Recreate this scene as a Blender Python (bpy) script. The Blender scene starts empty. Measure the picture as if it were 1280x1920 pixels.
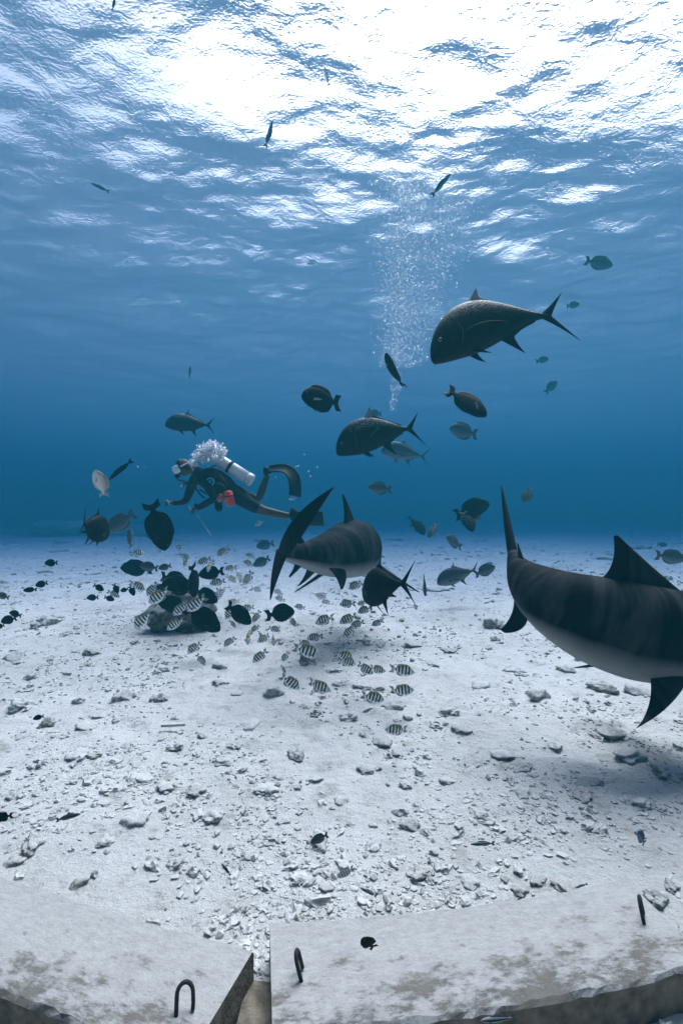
import bpy, bmesh, math, random
import numpy as np
from mathutils import Vector, Matrix, noise as mnoise

# ------------------------------------------------------------------ camera, water light, exposure
sc = bpy.context.scene
COL = sc.collection
R = math.radians
CAMZ, F = 1.4, 960.0                     # camera height above the sand; focal length in photograph pixels
cam = bpy.data.objects.new('camera', bpy.data.cameras.new('camera'))
COL.objects.link(cam); sc.camera = cam
cam.location = (0, 0, CAMZ); cam.rotation_euler = (R(90), 0, 0)
cam.data.sensor_fit = 'VERTICAL'; cam.data.sensor_height = 36; cam.data.lens = 18
cam.data.clip_start = 0.02; cam.data.clip_end = 2000

SUN_EL, SUN_AZ = 57, 20
world = bpy.data.worlds.new('World'); sc.world = world; world.use_nodes = True
wn = world.node_tree.nodes; wl = world.node_tree.links
bg = wn['Background']; sky = wn.new('ShaderNodeTexSky'); sky.sky_type = 'NISHITA'; sky.sun_disc = False
sky.sun_elevation = R(SUN_EL); sky.sun_rotation = R(SUN_AZ); sky.dust_density = 6.0; sky.air_density = 1.0
wl.new(sky.outputs[0], bg.inputs[0]); bg.inputs[1].default_value = 0.15
sun = bpy.data.objects.new('sun', bpy.data.lights.new('sun', 'SUN')); COL.objects.link(sun)
sd = Vector((math.sin(R(SUN_AZ)) * math.cos(R(SUN_EL)), math.cos(R(SUN_AZ)) * math.cos(R(SUN_EL)), math.sin(R(SUN_EL))))
sun.rotation_euler = sd.to_track_quat('Z', 'Y').to_euler(); sun.location = (0, 0, 30)
sun.data.energy = 5.0; sun.data.angle = R(40); sun.data.color = (1.0, 0.95, 0.86)
vs = sc.view_settings
vs.view_transform = 'Standard'; vs.look = 'None'; vs.gamma = 1; vs.use_curve_mapping = False; vs.exposure = 0.95
cy = sc.cycles
cy.use_denoising = True
cy.max_bounces = 6; cy.diffuse_bounces = 3; cy.glossy_bounces = 3; cy.transmission_bounces = 4
cy.volume_bounces = 2; cy.transparent_max_bounces = 24
cy.caustics_reflective = False; cy.caustics_refractive = False

HAZE_DENSITY = 0.072
HAZE_COLOR = (0.008, 0.071, 0.093)
HAZE_ABS = (0.004, 0.058, 0.24)
HAZE_G = 0.30

rng = np.random.default_rng(7)
random.seed(7)

# ------------------------------------------------------------------ helpers
def at(px, py, d):
    """point d metres ahead of the camera that the photograph shows at (px, py)"""
    return Vector(((px - 640) / F * d, d, CAMZ + (960 - py) / F * d))

def herm(xs, ys, t):
    xs = np.asarray(xs, float); ys = np.asarray(ys, float); t = np.asarray(t, float)
    m = np.gradient(ys, xs)
    i = np.clip(np.searchsorted(xs, t, side='right') - 1, 0, len(xs) - 2)
    h = xs[i + 1] - xs[i]; u = (t - xs[i]) / h
    return ((2*u**3 - 3*u**2 + 1) * ys[i] + (u**3 - 2*u**2 + u) * h * m[i] + (-2*u**3 + 3*u**2) * ys[i+1] + (u**3 - u**2) * h * m[i+1])

def _h(ix, iy, seed):
    n = (ix.astype(np.int64) * 374761393 + iy.astype(np.int64) * 668265263 + seed * 1442695041) & 0x7fffffff
    n = ((n ^ (n >> 13)) * 1274126177) & 0x7fffffff
    return ((n ^ (n >> 16)) & 0xffff) / 65535.0
def vnoise(x, y, seed=0):
    ix = np.floor(x); iy = np.floor(y); fx = x - ix; fy = y - iy
    fx = fx*fx*fx*(fx*(fx*6-15)+10); fy = fy*fy*fy*(fy*(fy*6-15)+10)
    a = _h(ix, iy, seed); b = _h(ix+1, iy, seed); c = _h(ix, iy+1, seed); d = _h(ix+1, iy+1, seed)
    return (a*(1-fx)+b*fx)*(1-fy) + (c*(1-fx)+d*fx)*fy - 0.5

class MB:
    """collects vertices and faces and links them as one mesh"""
    def __init__(s): s.v = []; s.f = []; s.mi = []; s.st = []
    def loft(s, rings, cap=(True, True), closed=True, mi=0):
        b = len(s.v); n = len(rings[0])
        for r in rings: s.v.extend([tuple(p) for p in r])
        for i in range(len(rings) - 1):
            for j in range(n if closed else n - 1):
                k = (j + 1) % n
                s.f.append((b + i*n + j, b + i*n + k, b + (i+1)*n + k, b + (i+1)*n + j)); s.mi.append(mi)
        if cap[0]: s.f.append(tuple(b + j for j in range(n))[::-1]); s.mi.append(mi)
        if cap[1]: s.f.append(tuple(b + (len(rings)-1)*n + j for j in range(n))); s.mi.append(mi)
    def tube(s, pts, r, n=8, mi=0):
        pts = [Vector(p) for p in pts]; rings = []
        rr = r if hasattr(r, '__len__') else [r] * len(pts)
        up = Vector((0.13, 0.21, 1)).normalized()
        for i, p in enumerate(pts):
            t = (pts[min(i+1, len(pts)-1)] - pts[max(i-1, 0)]).normalized()
            a = t.cross(up)
            if a.length < 1e-3: a = t.cross(Vector((1, 0, 0)))
            a.normalize(); up = a.cross(t).normalized()
            rings.append([p + (a*math.cos(q) + up*math.sin(q)) * rr[i] for q in [2*math.pi*k/n for k in range(n)]])
        s.loft(rings, mi=mi)
    def ball(s, c, r, nu=12, nv=8, sx=(1, 1, 1), mi=0):
        c = Vector(c); rings = []
        for i in range(nv + 1):
            a = math.pi * (0.02 + 0.96 * i / nv)
            rings.append([c + Vector((r*sx[0]*math.sin(a)*math.cos(q), r*sx[1]*math.sin(a)*math.sin(q), r*sx[2]*math.cos(a))) for q in [2*math.pi*k/nu for k in range(nu)]])
        s.loft(rings, mi=mi)
    def fin(s, lead, trail, th, nu=6, nv=10, mi=0):
        """blade between two quadratic curves (leading and trailing edge), thin towards rim and tip"""
        def q(c, v): return Vector(c[0])*(1-v)**2 + Vector(c[1])*2*v*(1-v) + Vector(c[2])*v*v
        rows = [[q(lead, v).lerp(q(trail, v), u/nu) for u in range(nu+1)] for v in [i/nv for i in range(nv+1)]]
        rings = []
        for i, row in enumerate(rows):
            i2 = min(i, nv-1)
            nrm = (rows[i2][-1] - rows[i2][0]).cross(rows[i2+1][nu//2] - rows[i2][nu//2])
            nrm = nrm.normalized() if nrm.length > 1e-9 else Vector((0, 1, 0))
            v = i/nv; t = th*(0.12 + 0.88*(1-v)**0.8)
            up = [p + nrm * t * (0.06 + math.sin(math.pi*(0.08+0.84*(k/nu)**0.75))) * 0.5 for k, p in enumerate(row)]
            dn = [p - nrm * t * (0.06 + math.sin(math.pi*(0.08+0.84*(k/nu)**0.75))) * 0.5 for k, p in enumerate(row)]
            rings.append(up + dn[::-1])
        s.loft(rings, mi=mi)
    def strip(s, xs, base, edge, th, n=16, lean=0.0, saw=0.0, vertical=False):
        """median fin: base and edge heights over xs (vertical: xs are z, heights are x)"""
        t = np.linspace(xs[0], xs[-1], n); b = herm(xs, base, t); e = herm(xs, edge, t); rings = []
        for i in range(n):
            k = th * (0.25 + 0.75*math.sin(math.pi*(0.1+0.8*i/(n-1))))
            ee = e[i] + (saw if i % 2 else 0)
            P = (lambda h, y, l: (h, y, t[i])) if vertical else (lambda h, y, l: (t[i] + lean*l, y, h))
            m = (b[i]+ee)/2; d = abs(ee-b[i])
            rings.append([P(b[i], k, 0), P(m, k*.6, d/2), P(ee, k*.12, d), P(ee, -k*.12, d), P(m, -k*.6, d/2), P(b[i], -k, 0)])
        s.loft(rings)
    def mesh(s, name, smooth=True):
        me = bpy.data.meshes.new(name); me.from_pydata(s.v, [], s.f); 
        if any(s.mi): me.polygons.foreach_set('material_index', s.mi)
        if smooth: me.polygons.foreach_set('use_smooth', [True]*len(s.f))
        bm = bmesh.new(); bm.from_mesh(me); bmesh.ops.recalc_face_normals(bm, faces=bm.faces); bm.to_mesh(me); bm.free()
        return me
    def build(s, name, mats, parent=None, smooth=True):
        return link(name, s.mesh(name, smooth), mats, parent)

def link(name, me, mats=None, parent=None):
    if mats is not None and len(me.materials) == 0:
        for m in (mats if isinstance(mats, (list, tuple)) else [mats]): me.materials.append(m)
    o = bpy.data.objects.new(name, me); COL.objects.link(o); o.parent = parent
    return o
def tag(o, label=None, cat=None, group=None, kind=None):
    if label: o['label'] = label
    if cat: o['category'] = cat
    if group: o['group'] = group
    if kind: o['kind'] = kind
    return o
def grid_mesh(name, X, Y, Z):
    ny, nx = X.shape
    v = np.stack([X, Y, Z], -1).reshape(-1, 3)
    i = np.arange((ny-1)*(nx-1)); r = i // (nx-1); c = i % (nx-1); a = r*nx + c
    f = np.stack([a, a+1, a+nx+1, a+nx], -1).astype(np.int32)
    me = bpy.data.meshes.new(name); me.vertices.add(len(v)); me.vertices.foreach_set('co', v.astype(np.float32).ravel())
    me.loops.add(f.size); me.loops.foreach_set('vertex_index', f.ravel())
    me.polygons.add(len(f)); me.polygons.foreach_set('loop_start', np.arange(len(f), dtype=np.int32)*4)
    me.update(calc_edges=True); me.polygons.foreach_set('use_smooth', np.ones(len(f), bool)); me.validate()
    return me

# ------------------------------------------------------------------ materials
def newmat(name):
    m = bpy.data.materials.new(name); m.use_nodes = True
    return m, m.node_tree.nodes, m.node_tree.links, m.node_tree.nodes['Principled BSDF']
def N(ns, t, **k):
    n = ns.new(t)
    for a, b in k.items():
        if a.startswith('i_'): n.inputs[a[2:].replace('_', ' ')].default_value = b
        else: setattr(n, a, b)
    return n
def ramp(ns, stops, interp='LINEAR'):
    r = ns.new('ShaderNodeValToRGB'); r.color_ramp.interpolation = interp; e = r.color_ramp.elements
    while len(e) < len(stops): e.new(0.5)
    for el, (p, c) in zip(e, stops):
        el.position = p; el.color = c if len(c) == 4 else (*c, 1)
    return r
def g(v): return (v, v, v)
def basic(name, c0, c1, scale=8, rough=0.6, bump=0.0, bscale=60, spec=0.3, detail=6, lo=.35, hi=.65, metal=0, top_pale=0):
    m, ns, ls, p = newmat(name)
    tc = ns.new('ShaderNodeTexCoord'); n = N(ns, 'ShaderNodeTexNoise', i_Scale=scale, i_Detail=detail)
    ls.new(tc.outputs['Object'], n.inputs['Vector'])
    r = ramp(ns, [(lo, c0), (hi, c1)]); ls.new(n.outputs[0], r.inputs[0]); ls.new(r.outputs[0], p.inputs['Base Color'])
    p.inputs['Roughness'].default_value = rough; p.inputs['Specular IOR Level'].default_value = spec; p.inputs['Metallic'].default_value = metal
    if top_pale:                                            # pale sediment colour on upward faces, also painting lit stone tops
        ge = ns.new('ShaderNodeNewGeometry'); sx = ns.new('ShaderNodeSeparateXYZ'); ls.new(ge.outputs['Normal'], sx.inputs[0])
        nd = N(ns, 'ShaderNodeTexNoise', i_Scale=9, i_Detail=6); ls.new(ge.outputs['Position'], nd.inputs['Vector'])
        md = N(ns, 'ShaderNodeMath', operation='MULTIPLY_ADD'); ls.new(nd.outputs[0], md.inputs[0]); md.inputs[1].default_value = 1.1; ls.new(sx.outputs[2], md.inputs[2])
        rd_ = ramp(ns, [(.55, g(0)), (1.0, g(top_pale))]); mm = N(ns, 'ShaderNodeMath', operation='MULTIPLY'); ls.new(md.outputs[0], mm.inputs[0]); mm.inputs[1].default_value = .72
        ls.new(mm.outputs[0], rd_.inputs[0]); mxd = ns.new('ShaderNodeMixRGB'); ls.new(rd_.outputs[0], mxd.inputs[0]); ls.new(r.outputs[0], mxd.inputs[1]); mxd.inputs[2].default_value = (.56, .555, .54, 1)
        ls.new(mxd.outputs[0], p.inputs['Base Color'])
    if bump:
        n2 = N(ns, 'ShaderNodeTexNoise', i_Scale=bscale, i_Detail=5); ls.new(tc.outputs['Object'], n2.inputs['Vector'])
        b = N(ns, 'ShaderNodeBump', i_Strength=1.0, i_Distance=bump); ls.new(n2.outputs[0], b.inputs['Height']); ls.new(b.outputs[0], p.inputs['Normal'])
    return m

def sand_material():
    m, ns, ls, p = newmat('sand')
    g_ = ns.new('ShaderNodeNewGeometry')
    n1 = N(ns, 'ShaderNodeTexNoise', i_Scale=0.9, i_Detail=6, i_Roughness=.65); n2 = N(ns, 'ShaderNodeTexNoise', i_Scale=7, i_Detail=8, i_Roughness=.7)
    n3 = N(ns, 'ShaderNodeTexNoise', i_Scale=55, i_Detail=4, i_Roughness=.7)
    for n in (n1, n2, n3): ls.new(g_.outputs['Position'], n.inputs['Vector'])
    r1 = ramp(ns, [(.35, (.52, .515, .50)), (.6, (.60, .595, .585))]); ls.new(n1.outputs[0], r1.inputs[0])
    r2 = ramp(ns, [(.32, (.50, .485, .45)), (.46, (.93, .92, .90)), (.7, (1, 1, 1))]); ls.new(n2.outputs[0], r2.inputs[0])  # tan mottling, with crevice shade painted into its dark spots
    r3 = ramp(ns, [(.30, (.62, .60, .57)), (.40, (1, 1, 1))]); ls.new(n3.outputs[0], r3.inputs[0])
    a = N(ns, 'ShaderNodeMixRGB', blend_type='MULTIPLY'); a.inputs[0].default_value = .8
    b = N(ns, 'ShaderNodeMixRGB', blend_type='MULTIPLY'); b.inputs[0].default_value = .7
    ls.new(r1.outputs[0], a.inputs[1]); ls.new(r2.outputs[0], a.inputs[2]); ls.new(a.outputs[0], b.inputs[1]); ls.new(r3.outputs[0], b.inputs[2])
    ls.new(b.outputs[0], p.inputs['Base Color'])
    p.inputs['Roughness'].default_value = .95; p.inputs['Specular IOR Level'].default_value = .1
    n4 = N(ns, 'ShaderNodeTexNoise', i_Scale=28, i_Detail=8, i_Roughness=.72); ls.new(g_.outputs['Position'], n4.inputs['Vector'])
    b1 = N(ns, 'ShaderNodeBump', i_Strength=1.0, i_Distance=.011); ls.new(n4.outputs[0], b1.inputs['Height'])
    b2 = N(ns, 'ShaderNodeBump', i_Strength=1.0, i_Distance=.016); ls.new(n2.outputs[0], b2.inputs['Height']); ls.new(b1.outputs[0], b2.inputs['Normal'])
    ls.new(b2.outputs[0], p.inputs['Normal'])
    return m

def fish_material(name, kind):
    m, ns, ls, p = newmat(name)
    A = N(ns, 'ShaderNodeAttribute', attribute_name='st'); S = ns.new('ShaderNodeSeparateXYZ'); ls.new(A.outputs['Vector'], S.inputs[0])
    tc = ns.new('ShaderNodeTexCoord'); no = N(ns, 'ShaderNodeTexNoise', i_Scale=9, i_Detail=5); ls.new(tc.outputs['Object'], no.inputs['Vector'])
    def mix(f, a, b, t='MIX'):
        x = N(ns, 'ShaderNodeMixRGB', blend_type=t)
        for i, q in enumerate((f, a, b)):
            if isinstance(q, (int, float)): x.inputs[i].default_value = q
            elif isinstance(q, tuple): x.inputs[i].default_value = (*q, 1)
            else: ls.new(q, x.inputs[i])
        return x.outputs[0]
    def vr(sock, stops):
        r = ramp(ns, stops); ls.new(sock, r.inputs[0]); return r.outputs[0]
    p.inputs['Roughness'].default_value = .55; p.inputs['Specular IOR Level'].default_value = .08
    s_, t_ = S.outputs[0], S.outputs[1]
    if kind == 'sergeant':
        base = vr(t_, [(0, (.85, .88, .90)), (.45, (.76, .82, .86)), (.80, (.70, .75, .70)), (.90, (.72, .60, .16)), (1, (.50, .40, .08))])
        headc = vr(s_, [(0, g(1)), (.10, g(1)), (.2, g(0))])
        base = mix(headc, base, (.46, .56, .64))
        st = []
        for c in (.215, .345, .475, .605, .725):
            w = .026 if c < .7 else .020
            st += [(c-w-.010, g(0)), (c-w, g(1)), (c+w, g(1)), (c+w+.010, g(0))]
        wob = N(ns, 'ShaderNodeMath', operation='MULTIPLY_ADD'); ls.new(no.outputs[0], wob.inputs[0]); wob.inputs[1].default_value = .04
        q = N(ns, 'ShaderNodeMath', operation='SUBTRACT'); ls.new(s_, q.inputs[0]); q.inputs[1].default_value = .02; ls.new(q.outputs[0], wob.inputs[2])
        bars = vr(wob.outputs[0], [(0, g(0))] + st)
        low = vr(t_, [(.08, g(0)), (.24, g(1))])
        bars = mix(1.0, bars, low, 'MULTIPLY')
        c = mix(bars, base, (.012, .014, .02)); p.inputs['Roughness'].default_value = .35
    elif kind == 'convict':
        st = []
        for cc in (.14, .27, .40, .53, .66): st += [(cc-.018, g(0)), (cc-.010, g(1)), (cc+.010, g(1)), (cc+.018, g(0))]
        c = mix(vr(s_, [(0, g(0))] + st), (.62, .62, .58), (.03, .03, .03))
    elif kind == 'trevally':
        base = vr(no.outputs[0], [(.3, (.004, .004, .005)), (.7, (.011, .011, .012))])
        sp = N(ns, 'ShaderNodeTexNoise', i_Scale=75, i_Detail=3, i_Roughness=.6); ls.new(tc.outputs['Object'], sp.inputs['Vector'])
        k = vr(sp.outputs[0], [(.48, g(0)), (.60, g(1))])
        lvl = vr(t_, [(.62, g(0)), (.80, g(.75)), (.95, g(1))]); sl = vr(s_, [(.12, g(0)), (.3, g(1)), (.6, g(1)), (.8, g(0))])
        f = mix(1.0, mix(1.0, k, lvl, 'MULTIPLY'), sl, 'MULTIPLY')
        c = mix(f, base, (.30, .30, .29))
    elif kind == 'silver_trevally':
        c = mix(vr(t_, [(.1, g(0)), (.6, g(1))]), (.16, .18, .19), (.045, .05, .055))
    elif kind == 'grey':
        c = mix(vr(t_, [(.05, g(0)), (.6, g(1))]), (.13, .15, .16), (.06, .07, .075))
    elif kind == 'pale':
        c = mix(vr(t_, [(.5, g(0)), (.95, g(1))]), (.62, .60, .56), (.40, .33, .24))
    elif kind == 'blue':
        c = mix(vr(t_, [(.1, g(0)), (.7, g(1))]), (.12, .22, .30), (.02, .06, .10))
    elif kind == 'wrasse':
        c = mix(vr(t_, [(.40, g(0)), (.5, g(1)), (.7, g(1)), (.8, g(.2))]), (.25, .28, .30), (.01, .01, .012))
    else:
        c = vr(no.outputs[0], [(.3, (.003, .003, .004)), (.7, (.008, .008, .009))])
        p.inputs['Roughness'].default_value = .65; p.inputs['Specular IOR Level'].default_value = .04
    ls.new(c, p.inputs['Base Color'])
    sc_ = N(ns, 'ShaderNodeTexVoronoi', i_Scale=70); ls.new(tc.outputs['Object'], sc_.inputs['Vector'])
    b = N(ns, 'ShaderNodeBump', i_Strength=.35, i_Distance=.006); ls.new(sc_.outputs['Distance'], b.inputs['Height']); ls.new(b.outputs[0], p.inputs['Normal'])
    return m
def fin_material(name, c0, c1, trans=.0, alpha=1.0):
    m = basic(name, c0, c1, scale=14, rough=.6, spec=.08)
    p = m.node_tree.nodes['Principled BSDF']; p.inputs['Alpha'].default_value = alpha
    return m

def shark_material():
    m, ns, ls, p = newmat('tiger_shark_skin')
    A = N(ns, 'ShaderNodeAttribute', attribute_name='st'); S = ns.new('ShaderNodeSeparateXYZ'); ls.new(A.outputs['Vector'], S.inputs[0])
    no = N(ns, 'ShaderNodeTexNoise', i_Scale=1.4, i_Detail=4); ls.new(A.outputs['Vector'], no.inputs['Vector'])
    # dark back, pale belly with an uneven border
    ad = N(ns, 'ShaderNodeMath', operation='MULTIPLY_ADD'); ls.new(no.outputs[0], ad.inputs[0]); ad.inputs[1].default_value = .10; ls.new(S.outputs[1], ad.inputs[2])
    belly = ramp(ns, [(.14, g(0)), (.40, g(1))]); ls.new(ad.outputs[0], belly.inputs[0])
    # vertical tiger bars
    w = N(ns, 'ShaderNodeTexNoise', i_Scale=1.0, i_Detail=3.5, i_Roughness=.55, i_Distortion=.35)
    mp = N(ns, 'ShaderNodeMapping'); mp.inputs['Scale'].default_value = (2.6, .9, 0); ls.new(A.outputs['Vector'], mp.inputs[0]); ls.new(mp.outputs[0], w.inputs['Vector'])
    bar = ramp(ns, [(.40, (.027, .028, .030)), (.54, (.0045, .005, .0065))]); ls.new(w.outputs[0], bar.inputs[0])
    sp = N(ns, 'ShaderNodeTexNoise', i_Scale=2.2, i_Detail=7); ls.new(A.outputs['Vector'], sp.inputs['Vector'])
    spr = ramp(ns, [(.38, g(.55)), (.65, g(1.3))]); ls.new(sp.outputs[0], spr.inputs[0])
    mu = N(ns, 'ShaderNodeMixRGB', blend_type='MULTIPLY'); mu.inputs[0].default_value = 1; ls.new(bar.outputs[0], mu.inputs[1]); ls.new(spr.outputs[0], mu.inputs[2])
    mx = ns.new('ShaderNodeMixRGB'); ls.new(belly.outputs[0], mx.inputs[0]); mx.inputs[1].default_value = (.25, .255, .26, 1); ls.new(mu.outputs[0], mx.inputs[2])
    ls.new(mx.outputs[0], p.inputs['Base Color']); p.inputs['Roughness'].default_value = .7; p.inputs['Specular IOR Level'].default_value = .03
    tc = ns.new('ShaderNodeTexCoord'); n2 = N(ns, 'ShaderNodeTexNoise', i_Scale=120, i_Detail=3); ls.new(tc.outputs['Object'], n2.inputs['Vector'])
    b = N(ns, 'ShaderNodeBump', i_Strength=.5, i_Distance=.004); ls.new(n2.outputs[0], b.inputs['Height']); ls.new(b.outputs[0], p.inputs['Normal'])
    return m

def water_material():
    m, ns, ls, p = newmat('water_surface'); ns.remove(p); out = ns['Material Output']
    ge = ns.new('ShaderNodeNewGeometry')
    mp = N(ns, 'ShaderNodeMapping'); mp.inputs['Scale'].default_value = (1, 1.25, 1); ls.new(ge.outputs['Position'], mp.inputs[0])
    n1 = N(ns, 'ShaderNodeTexNoise', i_Scale=2.6, i_Detail=3, i_Roughness=.55, i_Distortion=.6); ls.new(mp.outputs[0], n1.inputs['Vector'])
    b = N(ns, 'ShaderNodeBump', i_Strength=1.0, i_Distance=.028); ls.new(n1.outputs[0], b.inputs['Height'])
    n0 = N(ns, 'ShaderNodeTexNoise', i_Scale=24, i_Detail=2, i_Roughness=.5); ls.new(ge.outputs['Position'], n0.inputs['Vector'])
    b0 = N(ns, 'ShaderNodeBump', i_Strength=1.0, i_Distance=.0075); ls.new(n0.outputs[0], b0.inputs['Height']); ls.new(b0.outputs[0], b.inputs['Normal'])
    fr = N(ns, 'ShaderNodeFresnel', i_IOR=1.26); ls.new(b.outputs[0], fr.inputs['Normal'])
    tr = ns.new('ShaderNodeBsdfTransparent'); gl = N(ns, 'ShaderNodeBsdfGlossy', i_Roughness=.52); ls.new(b.outputs[0], gl.inputs['Normal'])
    gl.inputs['Color'].default_value = (.95, .97, 1, 1)
    mx = ns.new('ShaderNodeMixShader'); ls.new(fr.outputs[0], mx.inputs[0]); ls.new(tr.outputs[0], mx.inputs[1]); ls.new(gl.outputs[0], mx.inputs[2])
    ls.new(mx.outputs[0], out.inputs['Surface'])
    return m

def concrete_material():
    m, ns, ls, p = newmat('pale_concrete')
    tc = ns.new('ShaderNodeTexCoord'); mp = N(ns, 'ShaderNodeMapping'); mp.inputs['Scale'].default_value = (1, 2.2, 1); ls.new(tc.outputs['Object'], mp.inputs[0])
    n1 = N(ns, 'ShaderNodeTexNoise', i_Scale=6.5, i_Detail=10, i_Roughness=.72); ls.new(mp.outputs[0], n1.inputs['Vector'])
    n2 = N(ns, 'ShaderNodeTexNoise', i_Scale=30, i_Detail=6, i_Roughness=.75); ls.new(mp.outputs[0], n2.inputs['Vector'])
    # algae dirt sits along the near edge of each slab
    S = ns.new('ShaderNodeSeparateXYZ'); ls.new(tc.outputs['Object'], S.inputs[0])
    ed = N(ns, 'ShaderNodeMapRange'); ed.inputs[1].default_value = -.17; ed.inputs[2].default_value = .10; ed.inputs[3].default_value = .10; ed.inputs[4].default_value = -.12; ls.new(S.outputs[1], ed.inputs[0])
    a = N(ns, 'ShaderNodeMath', operation='ADD'); ls.new(n1.outputs[0], a.inputs[0]); ls.new(ed.outputs[0], a.inputs[1])
    a2 = N(ns, 'ShaderNodeMath', operation='MULTIPLY_ADD'); ls.new(n2.outputs[0], a2.inputs[0]); a2.inputs[1].default_value = .5; ls.new(a.outputs[0], a2.inputs[2])
    dm = ramp(ns, [(.765, g(0)), (.90, g(.85))]); ls.new(a2.outputs[0], dm.inputs[0])
    base = ramp(ns, [(.3, (.27, .262, .25)), (.6, (.375, .368, .355))]); ls.new(n2.outputs[0], base.inputs[0])
    dirt = ramp(ns, [(.42, (.035, .036, .036)), (.64, (.115, .10, .08))]); ls.new(n1.outputs[0], dirt.inputs[0])
    mx = ns.new('ShaderNodeMixRGB'); ls.new(dm.outputs[0], mx.inputs[0]); ls.new(base.outputs[0], mx.inputs[1]); ls.new(dirt.outputs[0], mx.inputs[2])
    ls.new(mx.outputs[0], p.inputs['Base Color']); p.inputs['Roughness'].default_value = .9; p.inputs['Specular IOR Level'].default_value = .15
    n3 = N(ns, 'ShaderNodeTexNoise', i_Scale=70, i_Detail=6, i_Roughness=.7); ls.new(tc.outputs['Object'], n3.inputs['Vector'])
    b = N(ns, 'ShaderNodeBump', i_Strength=.8, i_Distance=.006); ls.new(n3.outputs[0], b.inputs['Height']); ls.new(b.outputs[0], p.inputs['Normal'])
    return m

M = dict(
    sand=sand_material(), water=water_material(), shark=shark_material(), concrete=concrete_material(),
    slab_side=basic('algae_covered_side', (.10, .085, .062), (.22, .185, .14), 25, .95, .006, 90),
    rebar=basic('black_rebar', (.010, .010, .012), (.03, .028, .026), 60, .8, .002, 200),
    rubble=basic('coral_rubble', (.22, .213, .195), (.50, .49, .465), 5, .95, .003, 60, .1, top_pale=.6),
    rock=basic('coral_rock', (.16, .152, .13), (.44, .425, .39), 3.5, .95, .007, 9, .1, lo=.38, hi=.60, top_pale=.55),
    rock_pale=basic('pale_coral_rock', (.30, .29, .265), (.54, .53, .50), 3.5, .95, .007, 9, .1, lo=.36, hi=.60, top_pale=.75),
    pile=basic('feeding_boulder', (.045, .044, .04), (.19, .183, .165), 5, .95, .02, 9, .1, lo=.36, hi=.66, top_pale=.4),
    eye=basic('fish_eye', (.005, .005, .006), (.012, .012, .014), 3, .15, spec=.6),
    eye_ring=basic('fish_eye_ring', (.10, .09, .07), (.16, .14, .10), 3, .3),
    suit=basic('black_neoprene', (.006, .0065, .008), (.014, .015, .018), 12, .75, .008, 22, spec=.1),
    vest=basic('black_nylon_vest', (.004, .0045, .006), (.012, .0125, .015), 18, .65, .010, 28, spec=.15),
    skin=basic('tanned_skin', (.045, .028, .021), (.080, .050, .036), 9, .6),
    hood=basic('black_hair', (.006, .006, .007), (.014, .014, .015), 40, .6, .004, 120),
    mask=basic('white_silicone', (.60, .64, .68), (.75, .78, .80), 9, .35),
    lens=basic('mask_glass', (.04, .05, .06), (.06, .07, .08), 3, .05, spec=.8),
    tank=basic('white_tank_paint', (.66, .68, .70), (.78, .80, .82), 6, .35),
    metal=basic('scuffed_steel', (.30, .31, .32), (.48, .49, .50), 20, .3, metal=1),
    rubber=basic('black_rubber', (.005, .005, .006), (.010, .010, .011), 10, .6, spec=.1),
    red=basic('red_pouch_fabric', (.62, .035, .022), (.75, .055, .035), 14, .6, .003, 80),
    cyan=basic('cyan_patch', (.04, .33, .50), (.06, .42, .60), 14, .6),
    fin_black=fin_material('black_fin', (.003, .003, .004), (.010, .010, .012)),
    fin_grey=fin_material('grey_fin', (.05, .055, .06), (.10, .105, .11)),
    fin_pale=fin_material('pale_fin', (.30, .29, .27), (.48, .45, .40), alpha=.85),
    fin_orange=fin_material('orange_fin', (.50, .24, .10), (.62, .34, .16)),
    fin_clear=fin_material('clear_striped_fin', (.16, .19, .21), (.34, .38, .40), alpha=.75),
    fin_tip=fin_material('silver_fin', (.16, .165, .17), (.30, .30, .29)),
    scar=basic('pale_scar', (.035, .036, .037), (.07, .07, .07), 30, .6),
    mouth=basic('mouth_line', (.004, .004, .004), (.008, .008, .008), 9, .7),
)
for k in ('sergeant', 'convict', 'trevally', 'silver_trevally', 'grey', 'pale', 'blue', 'wrasse', 'black'):
    M[k] = fish_material(k + '_scales', k)

def bubble_material():
    m, ns, ls, p = newmat('air_bubble'); ns.remove(p); out = ns['Material Output']
    lw = N(ns, 'ShaderNodeLayerWeight', i_Blend=.45)
    r = ramp(ns, [(.0, g(.38)), (.6, g(.8)), (1, g(1))]); ls.new(lw.outputs['Facing'], r.inputs[0])
    tr = ns.new('ShaderNodeBsdfTransparent'); gl = N(ns, 'ShaderNodeBsdfGlossy', i_Roughness=.25); gl.inputs['Color'].default_value = (.95, .97, 1, 1)
    df = ns.new('ShaderNodeBsdfTranslucent'); df.inputs['Color'].default_value = (.85, .88, .9, 1)
    ad = ns.new('ShaderNodeMixShader'); ad.inputs[0].default_value = .45; ls.new(gl.outputs[0], ad.inputs[1]); ls.new(df.outputs[0], ad.inputs[2])
    mx = ns.new('ShaderNodeMixShader'); ls.new(r.outputs[0], mx.inputs[0]); ls.new(tr.outputs[0], mx.inputs[1]); ls.new(ad.outputs[0], mx.inputs[2])
    ls.new(mx.outputs[0], out.inputs['Surface'])
    return m
M['bubble'] = bubble_material()

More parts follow.
